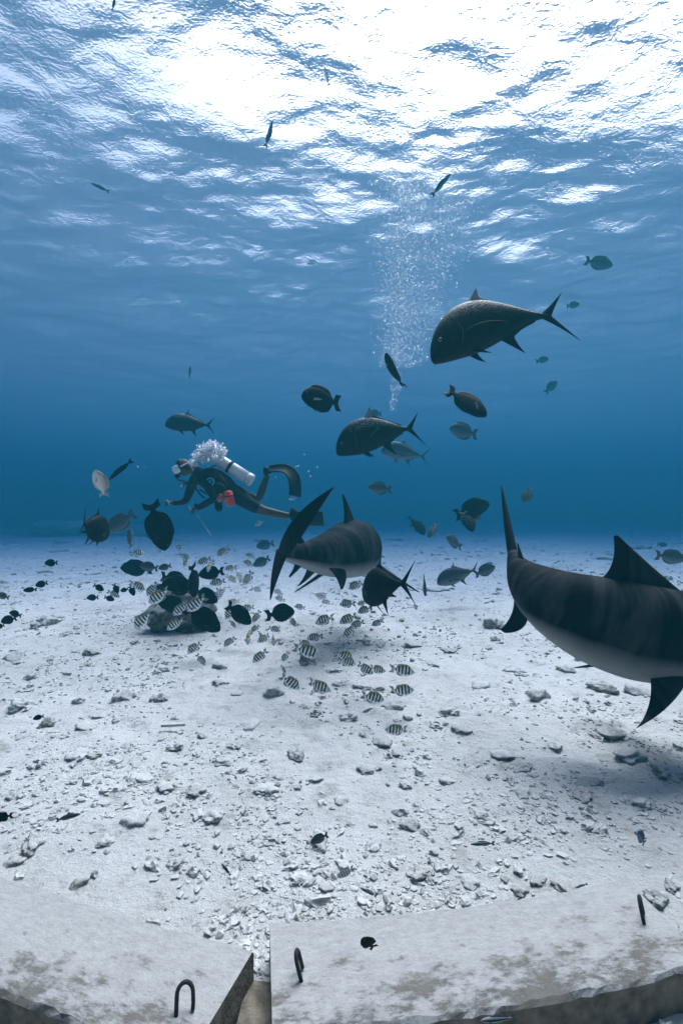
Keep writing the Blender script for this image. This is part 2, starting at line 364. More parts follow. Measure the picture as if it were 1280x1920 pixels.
# ------------------------------------------------------------------ the setting: seabed, water surface, water body
def ground_h(x, y):
    x = np.asarray(x, float); y = np.asarray(y, float)
    h = .10*vnoise(x*.33+7, y*.33+3, 1) + .05*vnoise(x*.9, y*.9, 2) + .030*vnoise(x*2.6, y*2.6, 3) + .020*vnoise(x*6.5, y*6.5, 4)
    h += .018*vnoise(x*15, y*15, 5) + .010*vnoise(x*31, y*31, 6)
    near = np.clip((np.hypot(x, y) - 1.9) / 1.2, 0.12, 1)          # level ground where the slabs were laid
    far = .5*np.clip((np.hypot(x, y) - 18)/40, 0, 1)*vnoise(x*.06, y*.06, 9)
    return h*near + far
def sinh_axis(n, ext, step):
    ak = step*n/2; k = 1.0
    for _ in range(60): k = math.log(2*k*ext/ak + 1e-9) if k*ext/ak > .7 else k*.9
    u = np.linspace(-1, 1, n+1); A = ext/math.sinh(k)
    return A*np.sinh(k*u)
gx = sinh_axis(560, 138, .016); gy = sinh_axis(560, 135, .016) + 2.2
X, Y = np.meshgrid(gx, gy)
tag(link('ground', grid_mesh('ground', X, Y, ground_h(X, Y)), M['sand']), 'white coral sand seabed strewn with fine rubble', 'seabed', kind='structure')

WZ = CAMZ + 6.6
def waves(X, Y, sx):
    r = np.random.default_rng(21); Z = np.zeros_like(X); n = 110
    for i in range(n):
        lam = .30 * (5.5/.30)**(r.random()); k = 2*math.pi/lam
        th = math.pi/2 + r.normal(0, .75)
        slope = .0138*(1.0 if lam < 1.2 else 1.15); a = slope/k
        damp = np.exp(-(sx/lam*2.2)**2)
        ph = r.random()*2*math.pi
        arg = k*(X*math.cos(th)+Y*math.sin(th)) + ph
        Z += a*damp*(np.sin(arg) + .25*np.sin(2*arg+.5))
    return Z
wx = sinh_axis(640, 138, .045); wy = sinh_axis(640, 126, .045) + 11
X, Y = np.meshgrid(wx, wy); SX = np.maximum(*np.meshgrid(np.gradient(wx), np.gradient(wy)))
tag(link('water', grid_mesh('water', X, Y, WZ + waves(X, Y, SX)), M['water']), 'rippled sea surface seen from below', 'water', kind='structure')

mb = MB(); z0, z1 = -1.6, WZ + .6
mb.loft([[(-150, -145, z), (150, -145, z), (150, 150, z), (-150, 150, z)] for z in (z0, z1)])
hm, hns, hls, hp = newmat('sea_water_haze'); hns.remove(hp)
pv = hns.new('ShaderNodeVolumePrincipled'); pv.inputs['Density'].default_value = HAZE_DENSITY; pv.inputs['Density Attribute'].default_value = ''
pv.inputs['Color'].default_value = (*HAZE_COLOR, 1); pv.inputs['Absorption Color'].default_value = (*HAZE_ABS, 1); pv.inputs['Anisotropy'].default_value = HAZE_G
hls.new(pv.outputs[0], hns['Material Output'].inputs['Volume'])
hz = mb.build('haze', hm, smooth=False); tag(hz, 'blue sea water fading distant things', 'water haze', kind='stuff')
mb = MB(); mb.loft([[(-146, 8.2, z), (146, 8.2, z), (146, 146, z), (-146, 146, z)] for z in (-1.3, 1.28)])   # added haze box, made up to dim only the far sand
sm = hm.copy(); sm.name = 'added_haze_layer'; pv2 = [n for n in sm.node_tree.nodes if n.type == 'PRINCIPLED_VOLUME'][0]; pv2.inputs['Density'].default_value = .095
tag(mb.build('bottom_haze', sm, smooth=False), 'added low blue haze layer dimming the distant sand', 'water haze', kind='stuff')

# ------------------------------------------------------------------ rocks and rubble
def rock_mesh(seed, sub=4, amp=.35, flat=.6):
    bm = bmesh.new(); bmesh.ops.create_icosphere(bm, subdivisions=sub, radius=1)
    o = Vector((seed*3.7, seed*1.9, seed*5.1))
    for v in bm.verts:
        p = v.co.copy()
        n = mnoise.noise(p*1.1+o)*amp*1.2 + mnoise.noise(p*2.6+o)*amp*.65 + mnoise.noise(p*5.5+o)*amp*.42 + mnoise.noise(p*12+o)*amp*.24
        v.co = p*(1+n); v.co.z *= flat
    me = bpy.data.meshes.new('rock'); bm.to_mesh(me); bm.free()
    me.polygons.foreach_set('use_smooth', [True]*len(me.polygons)); return me
ROCKS = [rock_mesh(i+1, 4 if i < 6 else 3, .42 + .1*(i % 3), .5 + .12*(i % 3)) for i in range(10)]
RM = []
for i, me in enumerate(ROCKS):
    a = me; b = me.copy(); a.materials.append(M['rock']); b.materials.append(M['rock_pale']); RM.append((a, b))

ORD = ['first', 'second', 'third', 'fourth', 'fifth', 'sixth', 'seventh', 'eighth', 'ninth', 'tenth', 'eleventh', 'twelfth']
LAND = [('the dark feeding boulder', 335, 1125), ('the middle shark\'s tail', 505, 1100), ('the middle shark\'s pelvic fin', 588, 1095),
        ('the fan-tailed trevally', 720, 1085), ('the big right-hand shark', 1130, 1170), ('the left concrete slab', 230, 1760),
        ('the right concrete slab', 860, 1780), ('the lone striped fish near the slabs', 743, 1368), ('the big front striped fish', 575, 1224),
        ('the diver\'s hands', 345, 955), ('the shark\'s pectoral fin tip', 1195, 1362), ('the pale convict tang', 648, 1635)]
def place_words(px, py, skip=()):
    best = min((l for l in LAND if l[0] not in skip), key=lambda l: math.hypot(px-l[1], (py-l[2])*1.3))
    dx, dy = px-best[1], py-best[2]
    if math.hypot(dx, dy) < 22: return 'against ' + best[0]
    if abs(dy) > 1.3*abs(dx): return ('below ' if dy > 0 else 'above ') + best[0]
    if abs(dx) > 1.8*abs(dy): return ('right of ' if dx > 0 else 'left of ') + best[0]
    return ('below ' if dy > 0 else 'above ') + ('right of ' if dx > 0 else 'left of ') + best[0]
def settle_labels(rows):
    """rows: (object, px, label); equal labels get their order from the left"""
    by = {}
    for r in rows: by.setdefault(r[2], []).append(r)
    for lab, rs in by.items():
        rs.sort(key=lambda r: r[1])
        for i, r in enumerate(rs):
            r[0]['label'] = lab if len(rs) == 1 else f"{lab}, {ORD[min(i, 11)]} from left"

rock_spots = [  # px, py, width in px, shade (0 darker, 1 paler), flatness
    (176,1215,46,0,.7),(235,1303,50,0,.7),(300,1305,40,0,.8),(415,1280,36,0,.6),(410,1247,38,0,.7),(515,1300,44,1,.8),(574,1240,44,0,.9),
    (470,1355,50,1,.5),(715,1390,52,0,.6),(555,1420,44,0,.8),(380,1384,24,1,.9),(370,1485,42,0,.7),(400,1532,50,1,.6),(685,1443,36,0,.6),
    (1010,1312,48,1,.9),(925,1168,46,0,.8),(926,1197,32,0,.6),(1140,1376,72,0,.6),(1195,1298,58,0,.6),(1128,1292,56,0,.7),(1092,1500,46,0,.8),
    (770,1545,44,0,.7),(785,1632,56,0,.5),(600,1577,56,1,.7),(150,1655,36,0,.7),(445,1707,42,1,.6),(90,1346,40,0,.8),(865,1372,46,0,.5),
    (940,1420,50,1,.5),(975,1442,52,0,.5),(1105,1474,50,0,.6),(972,1668,36,0,.6),(40,1310,60,1,.6),(62,1262,38,1,.6),(30,1230,50,0,.5),
    (90,1165,48,1,.7),(68,1172,30,0,.6),(160,1352,44,1,.6),(145,1410,56,1,.5),(175,1415,36,0,.6),(265,1460,50,1,.5),(310,1475,44,1,.5),
    (680,1290,40,1,.5),(625,1262,34,1,.5),(740,1330,34,1,.7),(655,1345,36,1,.6),(840,1340,40,1,.5),(900,1285,44,1,.6),(960,1255,40,1,.6),
    (1060,1255,40,1,.6),(840,1215,40,0,.5),(770,1205,44,0,.4),(680,1195,26,0,.6),(1245,1084,38,0,.6),(1180,1420,60,1,.5),(1250,1450,60,1,.6),
    (1200,1520,40,1,.6),(840,1460,40,1,.5),(640,1500,36,1,.5),(500,1480,50,1,.5),(470,1600,40,1,.5),(250,1540,60,1,.5),(200,1580,40,1,.5),
    (60,1580,64,0,.5),(30,1610,44,0,.5),(330,1620,34,1,.6),(560,1650,36,1,.5),(610,1660,36,1,.6),(700,1580,40,1,.5),(880,1650,46,1,.5),
    (1010,1650,40,0,.6),(1060,1660,50,0,.5),(1230,1680,60,0,.6),(1255,1660,40,0,.6),(420,1430,40,1,.5),(330,1400,36,1,.5),(150,1310,30,1,.6),
    (445,1300,28,1,.6),(590,1460,40,1,.5),(760,1470,36,1,.5),(1040,1400,40,1,.6),(980,1490,40,1,.5),(900,1530,36,1,.5),(1120,1560,44,1,.5)]
rows = []
for i, (px, py, w, sh, fl) in enumerate(rock_spots):
    d = CAMZ*F/(py + w*.12 - 960); p = at(px, py, d); r = w*d/F/2
    o = bpy.data.objects.new('coral_rock', RM[(i*7) % 10][sh]); COL.objects.link(o)
    o.location = (p.x, p.y, float(ground_h(p.x, p.y)) + r*fl*.05)
    o.rotation_euler = (random.uniform(-.2, .2), random.uniform(-.2, .2), random.uniform(0, 6.28)); k = r*.78
    o.scale = (k*random.uniform(.9, 1.15), k*random.uniform(.75, 1), k*fl*1.25)
    size = 'small' if w < 38 else ('large' if w > 52 else 'middling')
    tag(o, None, 'rock', 'loose coral rocks on the sand')
    rows.append((o, px, f"{size} {'pale' if sh else 'grey'} coral rock {place_words(px, py)}"))
settle_labels(rows)

# a short flat piece of timber-like coral lying on the sand
mb = MB(); mb.loft([[(x, y*(1-.15*abs(x)/.07), z) for y, z in ((-.013, 0), (.013, .002), (.012, .018), (-.012, .016))] for x in (-.075, -.04, 0, .05, .075)])
p = at(325, 1362, 3.3); o = mb.build('coral_stick', M['rock_pale'], smooth=False); o.location = (p.x, p.y, .02); o.rotation_euler = (0, 0, .12); tag(o, 'short straight buff coral stick lying on the sand at left', 'coral stick')

def scatter(n, sub, rmin, rmax, ymax, seed, ratio):
    r = np.random.default_rng(seed)
    bm = bmesh.new(); bmesh.ops.create_icosphere(bm, subdivisions=sub, radius=1); bm.verts.ensure_lookup_table()
    bv = np.array([v.co for v in bm.verts]); bf = np.array([[v.index for v in f.verts] for f in bm.faces]); bm.free()
    P = []
    while len(P) < n:
        y = .9*(ymax/.9)**r.random(4000); x = (r.random(4000)*2-1)*(y*.95+.6)
        dens = vnoise(x*1.1, y*1.1, 31) + .8*vnoise(x*3.1, y*3.1, 32) + .5*vnoise(x*8, y*8, 33)
        ok = dens > r.normal(.04, .30, 4000)
        P += [(a, b) for a, b, k in zip(x, y, ok) if k]
    P = np.array(P[:n]); m = len(bv)
    rad = rmin*(rmax/rmin)**(r.random(n)**ratio)*(.7+.16*P[:, 1]**.8)
    V = bv[None]*(1 + r.normal(0, .27, (n, m, 1)))
    V = V*np.stack([r.uniform(.7, 1.5, n), r.uniform(.6, 1.1, n), r.uniform(.35, .8, n)], -1)[:, None]
    a = r.random(n)*6.283; c, s_ = np.cos(a)[:, None], np.sin(a)[:, None]
    V = np.stack([V[..., 0]*c - V[..., 1]*s_, V[..., 0]*s_ + V[..., 1]*c, V[..., 2]], -1)*rad[:, None, None]
    V[..., 0] += P[:, None, 0]; V[..., 1] += P[:, None, 1]; V[..., 2] += (ground_h(P[:, 0], P[:, 1]) + rad*.12)[:, None]
    Fc = (bf[None] + (np.arange(n)*m)[:, None, None]).reshape(-1, 3)
    return V.reshape(-1, 3), Fc
Va, Fa = scatter(4200, 2, .008, .030, 22, 3, 1.8)
Vc, Fc = scatter(2600, 1, .006, .020, 2.7, 14, 1.5)
Vb, Fb = scatter(24000, 1, .0030, .012, 13, 4, 1.3)
me = bpy.data.meshes.new('coral_rubble'); me.from_pydata(np.concatenate([Va, Vb, Vc]).tolist(), [], np.concatenate([Fa, Fb+len(Va), Fc+len(Va)+len(Vb)]).tolist())
tag(link('coral_rubble', me, M['rubble']), 'fine broken coral rubble scattered over the sand', 'rubble', kind='stuff')

# worn lumps of reef rock far out on the sand
rf = random.Random(77); rows = []
for i in range(28):
    d = rf.uniform(8.5, 26); px = rf.uniform(-20, 1300); py = 960 + CAMZ*F/d; x = (px-640)/F*d; w = rf.uniform(.12, .34)*(.6+d/30)
    o = bpy.data.objects.new('coral_lump', RM[rf.randrange(10)][rf.random() < .4]); COL.objects.link(o)
    o.location = (x, d, float(ground_h(x, d))); o.scale = (w, w*.8, w*.42); o.rotation_euler = (0, 0, rf.uniform(0, 6.28))
    tag(o, None, 'rock', 'distant coral lumps')
    wh = 'left of the diver' if px < 300 else 'below the diver' if px < 520 else 'behind the middle shark' if px < 740 else 'between the two sharks' if px < 950 else 'behind the big right-hand shark'
    rows.append((o, px, f"{'blurred' if d > 16 else 'hazy'} coral lump on distant sand {wh}"))
settle_labels(rows)
# the dark boulder everything feeds at
pm = rock_mesh(41, 5, .42, .8); p = at(338, 1168, 6.2)
bo = link('feeding_boulder', pm, M['pile']); bo.location = (p.x, 6.25, .16); bo.scale = (.32, .32, .42); bo.rotation_euler = (0, 0, .5)
tag(bo, 'dark lumpy coral boulder hidden in a crowd of striped fish', 'boulder')
# far low reef humps that fade into the blue at left
for i, (px, py, d, w, h, lab) in enumerate([(150, 975, 34, 5.0, 1.1, 'low hazy reef hump on the left horizon')]):
    o = link('reef_mound', rock_mesh(60+i, 5, .35, .8), M['rock']); x = (px-640)/F*d
    o.location = (x, d, float(ground_h(x, d))); o.scale = (w, w*.6, h); tag(o, lab, 'reef mound')

# ------------------------------------------------------------------ concrete slabs with lifting hooks
def slab(label, c, yaw, L, W, T, bow, hooks):
    """top surface at height T; bow: how far the middle of the slab sits towards the camera"""
    mb = MB(); n = 44; rings = []
    e = .009; r2 = random.Random(5)
    for i in range(n+1):
        u = i/n*2-1; x = u*L/2; y0 = -bow*(1-u*u); j = [r2.uniform(-.0045, .0045) for _ in range(6)]; w = W/2
        rings.append([(x, y0-w+j[0], -.06), (x, y0-w+j[0], T-e), (x, y0-w+e+j[1], T+j[2]), (x, y0-w*.3, T+j[3]*.3), (x, y0+w*.4, T+j[4]*.3), (x, y0+w-e+j[1], T), (x, y0+w+j[5], T-e), (x, y0+w+j[5], -.06)])
    mb.loft(rings)
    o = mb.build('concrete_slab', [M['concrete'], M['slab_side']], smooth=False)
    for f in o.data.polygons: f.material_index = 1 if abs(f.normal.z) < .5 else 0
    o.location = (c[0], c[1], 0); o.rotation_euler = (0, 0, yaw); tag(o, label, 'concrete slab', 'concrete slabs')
    for (hx, hy, ang, h, wd, tilt) in hooks:
        hb = MB(); pts = []
        for k in range(15):
            a = math.pi*k/14
            pts.append((-wd*math.cos(a), 0, h - wd + wd*1.25*math.sin(a)))
        pts = [(-wd, 0, -.03), (-wd*1.02, 0, (h-wd)*.5)] + pts + [(wd*1.05, 0, (h-wd)*.55), (wd*1.0, 0, (h-wd)*.1)]
        hb.tube(pts, .0055, 8); ho = hb.build('lifting_hook', M['rebar'], o)
        ho.location = (hx, hy, T); ho.rotation_euler = (tilt, 0, ang)
    return o
slab('stained concrete slab running off the left edge, bent hook near its dark end', (-.905, 1.545), -.325, 1.26, .325, .12, .012,
     [(.555, -.065, .55, .058, .020, -.45)])
slab('wider stained concrete slab at right with two upright rebar hooks', (.41, 1.528), .158, 1.23, .345, .12, .035,
     [(-.53, -.03, 1.35, .062, .017, -.25), (.545, -.005, .9, .062, .019, -.2)])
# buried edge of a lower slab in the gap between the two
mb = MB(); mb.loft([[(-.05, y, -.03), (.05, y, -.03), (.045, y, .02+.006*math.sin(40*y)), (-.05, y, .03)] for y in (-.16, -.05, .05, .16)])
o = mb.build('concrete_offcut', M['slab_side'], smooth=False); o.location = (-.232, 1.34, 0); o.rotation_euler = (0, 0, -.05); tag(o, 'narrow low dirty concrete offcut in the gap between the slabs', 'concrete offcut')

# ------------------------------------------------------------------ fish
SP = {
 'trevally': dict(x=[0,.012,.045,.10,.18,.28,.38,.48,.58,.68,.76,.82,.87], t=[-.035,.005,.062,.115,.158,.180,.178,.154,.114,.068,.034,.017,.016],
   b=[-.058,-.078,-.096,-.116,-.137,-.152,-.150,-.132,-.098,-.058,-.03,-.017,-.016], w=[.006,.028,.052,.070,.083,.09,.088,.08,.063,.042,.025,.016,.006]),
 'surgeon': dict(x=[0,.02,.06,.14,.26,.40,.54,.66,.74,.80,.86], t=[-.005,.045,.105,.17,.215,.225,.198,.145,.088,.050,.044],
   b=[-.025,-.055,-.095,-.155,-.20,-.212,-.188,-.135,-.082,-.048,-.043], w=[.004,.028,.045,.060,.068,.064,.053,.036,.022,.013,.004]),
 'sergeant': dict(x=[0,.03,.09,.18,.30,.43,.55,.65,.73,.80,.84], t=[.0,.05,.12,.185,.225,.218,.170,.106,.062,.048,.046],
   b=[-.012,-.045,-.10,-.16,-.20,-.205,-.168,-.105,-.062,-.048,-.046], w=[.004,.03,.055,.07,.078,.074,.06,.042,.026,.014,.004]),
 'slender': dict(x=[0,.04,.12,.25,.42,.6,.74,.84,.9], t=[0,.025,.055,.075,.08,.062,.04,.026,.026],
   b=[-.006,-.024,-.05,-.07,-.075,-.058,-.038,-.026,-.026], w=[.004,.02,.038,.05,.052,.04,.024,.014,.004]),
}
for _k in ('t', 'b'): SP['trevally'][_k] = [q*1.10 for q in SP['trevally'][_k]]
def prof(sp, k, x): return float(herm(SP[sp]['x'], SP[sp][k], [x])[0])
def body_mb(sp, nx, na):
    P = SP[sp]; xs = np.array(P['x']); u = np.linspace(0, 1, nx)
    X = xs[0] + (xs[-1]-xs[0])*(u**1.35); T = herm(xs, P['t'], X); B = herm(xs, P['b'], X); W = np.maximum(herm(xs, P['w'], X), .002)
    mb = MB(); rings = []
    for x, t, b, w in zip(X, T, B, W):
        r = []
        for k in range(na):
            a = 2*math.pi*k/na; c, s = math.cos(a), math.sin(a)
            r.append((x, w*math.copysign(abs(c)**.9, c), (t+b)/2 + (t-b)/2*math.copysign(abs(s)**.95, s)))
        rings.append(r)
    mb.loft(rings); return mb
def eye_mb(sp, x, z, r, side):
    P = SP[sp]; mid = (prof(sp, 't', x)+prof(sp, 'b', x))/2; hz = (prof(sp, 't', x)-prof(sp, 'b', x))/2
    w = prof(sp, 'w', x)*math.sqrt(max(0, 1-((z-mid)/hz)**2))
    mb = MB(); mb.ball((x, side*(w-.15*r), z), r, 10, 6, (1, .45, 1), mi=1); mb.ball((x, side*(w+.12*r), z), r*.68, 10, 6, (1, .5, 1)); return mb
def species_parts(sp, lod):
    """list of (part name, MB, fin class); lod 0 = fine"""
    na, nx = ((20, 40), (12, 22), (8, 14))[lod]
    out = [('body', body_mb(sp, nx, na), 'body')]
    def F_(name, cls, *fins):
        mb = MB()
        for (l, t, th) in fins: mb.fin(l, t, th, 4 if lod else 6, 6 if lod else 10)
        out.append((name, mb, cls))
    def S_(name, cls, *a, **k):
        mb = MB(); mb.strip(*a, n=(10 if lod else 20), **k); out.append((name, mb, cls))
    if sp == 'trevally':
        mb = MB()
        for s in (1, -1):
            mb.fin([(.80, 0, s*.012), (.875, 0, s*.055), (.99, 0, s*.185)], [(.87, 0, -s*.010), (.90, 0, s*.045), (.992, 0, s*.182)], .016, 6, 12)
        out.append(('tail_fin', mb, 'fin'))
        F_('dorsal_fin', 'tip', ([(.36, 0, .165), (.40, 0, .205), (.462, 0, .262)], [(.475, 0, .14), (.445, 0, .19), (.464, 0, .260)], .012))
        S_('rear_dorsal_fin', 'fin', [.46, .52, .62, .76], [.14, .12, .075, .03], [.185, .150, .10, .045], .005, saw=.006)
        F_('anal_fin', 'fin', ([(.49, 0, -.115), (.545, 0, -.165), (.622, 0, -.235)], [(.60, 0, -.075), (.575, 0, -.135), (.624, 0, -.232)], .012))
        S_('rear_anal_fin', 'fin', [.585, .65, .76], [-.085, -.055, -.025], [-.118, -.08, -.036], .005, saw=-.006)
        for s in (1, -1):
            F_('pelvic_fin', 'fin', ([(.27, s*.03, -.135), (.30, s*.045, -.17), (.375, s*.06, -.205)], [(.325, s*.025, -.135), (.335, s*.04, -.165), (.377, s*.06, -.203)], .009))
        for s in (1, -1):
            F_('pectoral_fin', 'fin', ([(.245, s*.080, -.025), (.36, s*.125, -.005), (.505, s*.135, -.075)], [(.245, s*.080, -.065), (.33, s*.115, -.060), (.505, s*.136, -.079)], .008))
        ex, ez, er = .078, .012, .0155
        if lod == 0:
            mb = MB(); mb.tube([(.004, .012, -.052), (.022, .030, -.056), (.05, .046, -.062), (.062, .051, -.070)], .0022, 6); mb.tube([(.004, -.012, -.052), (.022, -.030, -.056), (.05, -.046, -.062), (.062, -.051, -.070)], .0022, 6)
            out.append(('mouth', mb, 'mouth'))
            for s in (1, -1):
                mb = MB(); mb.tube([(.215, s*.083, .055), (.226, s*.0905, .02), (.228, s*.0915, -.02), (.22, s*.086, -.06), (.205, s*.070, -.095)], .0016, 6); out.append(('gill_cover', mb, 'gill'))
    elif sp == 'surgeon':
        S_('tail_fin', 'fin', [-.165, -.09, 0, .09, .165], [.855, .82, .80, .82, .855], [1.0, .945, .915, .945, 1.0], .006, vertical=True)
        S_('dorsal_fin', 'fin', [.17, .28, .42, .58, .70, .755], [.16, .20, .205, .165, .09, .06], [.185, .262, .28, .255, .185, .085], .006)
        S_('anal_fin', 'fin', [.33, .45, .58, .70, .755], [-.19, -.19, -.155, -.085, -.055], [-.215, -.255, -.24, -.175, -.08], .006)
        for s in (1, -1):
            F_('pectoral_fin', 'pec', ([(.235, s*.06, -.02), (.29, s*.12, .005), (.35, s*.19, -.045)], [(.235, s*.06, -.055), (.28, s*.11, -.06), (.35, s*.19, -.06)], .006))
        F_('pelvic_fin', 'fin', ([(.27, .01, -.19), (.32, .015, -.24), (.39, .02, -.265)], [(.32, .01, -.19), (.345, .015, -.22), (.39, .02, -.263)], .008))
        ex, ez, er = .095, .075, .017
    elif sp == 'sergeant':
        S_('tail_fin', 'fin', [-.15, -.07, 0, .07, .15], [.82, .80, .79, .80, .82], [1.0, .93, .885, .93, 1.0], .006, vertical=True)
        S_('dorsal_fin', 'fin', [.22, .34, .48, .60, .68, .715], [.20, .215, .19, .13, .085, .06], [.225, .268, .255, .235, .20, .09], .006, saw=.006)
        S_('anal_fin', 'fin', [.42, .52, .62, .69, .715], [-.19, -.17, -.115, -.075, -.06], [-.215, -.235, -.225, -.16, -.08], .006)
        for s in (1, -1):
            F_('pectoral_fin', 'fin', ([(.245, s*.07, -.01), (.31, s*.11, .02), (.40, s*.13, -.03)], [(.245, s*.07, -.06), (.30, s*.10, -.09), (.395, s*.13, -.07)], .005))
        F_('pelvic_fin', 'fin', ([(.27, .01, -.185), (.32, .015, -.23), (.40, .02, -.26)], [(.31, .01, -.185), (.335, .015, -.21), (.40, .02, -.258)], .007))
        ex, ez, er = .085, .045, .022
    else:
        S_('tail_fin', 'fin', [-.085, -.04, 0, .04, .085], [.88, .865, .86, .865, .88], [1.0, .96, .935, .96, 1.0], .005, vertical=True)
        S_('dorsal_fin', 'fin', [.26, .4, .6, .78], [.07, .075, .055, .03], [.085, .115, .095, .05], .005)
        S_('anal_fin', 'fin', [.48, .6, .78], [-.065, -.052, -.03], [-.075, -.092, -.05], .005)
        for s in (1, -1):
            F_('pectoral_fin', 'fin', ([(.22, s*.045, -.005), (.27, s*.07, 0), (.33, s*.08, -.03)], [(.22, s*.045, -.03), (.26, s*.065, -.045), (.33, s*.08, -.04)], .004))
        ex, ez, er = .07, .012, .014
    if sp == 'trevally':
        for n_, m_, c_ in out:
            if n_.endswith('_fin') and n_ != 'tail_fin': m_.v = [(x, y, z*1.12) for x, y, z in m_.v]
    for s in (1, -1): out.append(('eye', eye_mb(sp, ex, ez, er, s), 'eye'))
    return out
_cache = {}
FINMAT = {'sergeant': ('fin_clear', 'fin_clear', 'fin_clear'), 'trevally': ('fin_black', 'fin_tip', 'fin_black'), 'silver_trevally': ('fin_grey', 'fin_tip', 'fin_grey'),
          'grey': ('fin_grey',)*3, 'pale': ('fin_pale', 'fin_pale', 'fin_orange'), 'blue': ('fin_grey',)*3, 'wrasse': ('fin_grey',)*3, 'black': ('fin_black', 'fin_black', 'fin_black'),
          'convict': ('fin_pale',)*3, 'ringed': ('fin_black', 'fin_black', 'fin_tip')}
def fish_meshes(sp, mat, bend, lod, single):
    key = (sp, mat, bend, lod, single)
    if key in _cache: return _cache[key]
    fm = FINMAT[mat]; bm_ = 'black' if mat == 'ringed' else mat
    def mats(cls): return {'body': [M[bm_]], 'fin': [M[fm[0]]], 'tip': [M[fm[1]]], 'pec': [M[fm[2]]], 'eye': [M['eye'], M['eye_ring']], 'mouth': [M['mouth']], 'gill': [M['scar']]}[cls]
    parts = species_parts(sp, lod); by, bz = bend if isinstance(bend, tuple) else (bend, 0)
    def finish(mb, name):
        st = []; V = []
        for (x, y, z) in mb.v:
            b, t = prof(sp, 'b', min(max(x, 0), SP[sp]['x'][-1])), prof(sp, 't', min(max(x, 0), SP[sp]['x'][-1]))
            st.append((x, min(max((z-b)/max(t-b, 1e-4), 0), 1), y))
            q = max(0, x-.30)
            V.append((x - .35*abs(by)*q**2, y + by*q*q*1.6, z + bz*4*x*(1-x)))
        mb.v = V; me = mb.mesh(name)
        at_ = me.attributes.new('st', 'FLOAT_VECTOR', 'POINT'); at_.data.foreach_set('vector', np.array(st, np.float32).ravel())
        return me
    res = []
    if single:
        mb = MB()
        for (n, q, c) in parts:
            o = len(mb.v); mb.v += q.v; mb.f += [tuple(i+o for i in f) for f in q.f]; mb.mi += [(0 if c == 'body' else 1)]*len(q.f)
        me = finish(mb, sp); me.materials.append(M[bm_]); me.materials.append(M[fm[0]]); res.append(('body', me))
    else:
        for (n, q, c) in parts:
            me = finish(q, n)
            for m in mats(c): me.materials.append(m)
            res.append((n, me))
    _cache[key] = res; return res
def fish(name, sp, mat, nose, tail, L, label, cat='fish', group=None, a=0, up=(0, 0, 1), bend=0, lod=1, single=False, d=None, depths=None):
    lp = max(4, math.hypot(nose[0]-tail[0], nose[1]-tail[1])); ca = max(.2, math.cos(R(a)))
    if depths: dn, dt = depths
    else:
        dm = d or F*L*ca/lp
        lim = max(nose[1], tail[1]) + .30*lp - 960
        if lim > 0 and d is None: dm = min(dm, .90*CAMZ*F/lim)
        LL = lp*dm/F/ca; dn = dm - LL/2*math.sin(R(a)); dt = dm + LL/2*math.sin(R(a))
    A, B = at(*nose, dn), at(*tail, dt); X = B-A; Ls = X.length; X = X/Ls
    U = Vector(up); Z = (U - X*U.dot(X)); Z = Z.normalized() if Z.length > 1e-3 else Vector((0, -1, 0)); Y = Z.cross(X)
    mw = Matrix((( X.x*Ls, Y.x*Ls, Z.x*Ls, A.x), (X.y*Ls, Y.y*Ls, Z.y*Ls, A.y), (X.z*Ls, Y.z*Ls, Z.z*Ls, A.z), (0, 0, 0, 1)))
    ms = fish_meshes(sp, mat, bend, lod, single)
    o = link(name, ms[0][1]); o.matrix_world = mw; tag(o, label, cat, group)
    for (n, me) in ms[1:]: link(n, me, None, o)
    return o

# big trevallies
TG = 'dark trevallies'
fish('trevally', 'trevally', 'trevally', (804, 662), (1066, 606), 1.02, 'largest dark trevally, silver-speckled back, right of the rising bubble column', 'trevally', TG, a=6, bend=(-.10, .115), lod=0, up=(.12, .25, 1))
o = fish('trevally', 'trevally', 'trevally', (628, 840), (798, 801), .98, 'scarred black trevally above the middle shark, silver dorsal fin', 'trevally', TG, a=6, bend=(.1, .05), lod=0)
mb = MB(); mb.tube([(.50, -.075, .10), (.44, -.087, .075), (.38, -.0925, .03), (.33, -.094, -.01)], [.002, .004, .004, .002], 6); mb.build('scar', M['scar'], o)
fish('trevally', 'trevally', 'silver_trevally', (715, 842), (805, 858), 1.1, 'hazy grey trevally just behind the scarred black trevally', 'trevally', 'hazy trevallies', a=12, lod=1, d=11.5)
fish('trevally', 'trevally', 'trevally', (310, 792), (405, 797), .95, 'dark trevally swimming left above the diver\'s bubbles', 'trevally', TG, a=10, lod=1, bend=.1)
fish('trevally', 'trevally', 'black', (686, 1110), (749, 1088), 1.0, 'black trevally swimming away, tail fin fanned towards viewer', 'trevally', TG, depths=(4.15, 3.40), lod=0, bend=.20, up=(.1, 0, 1))
fish('trevally', 'trevally', 'silver_trevally', (818, 1090), (900, 1066), .8, 'grey trevally nosing down left of the big shark\'s tail', 'trevally', 'hazy trevallies', a=8, lod=1)
fish('trevally', 'trevally', 'black', (201, 1000), (140, 976), .75, 'black trevally at left with upright thin tail, below the pale fish', 'trevally', TG, depths=(5.5, 4.75), lod=0, bend=.10, up=(.15, 0, 1))
fish('trevally', 'trevally', 'black', (797, 1001), (762, 966), .55, 'small dark trevally diving, right of the middle shark', 'trevally', TG, a=15, up=(.8, .2, .6), bend=.1)
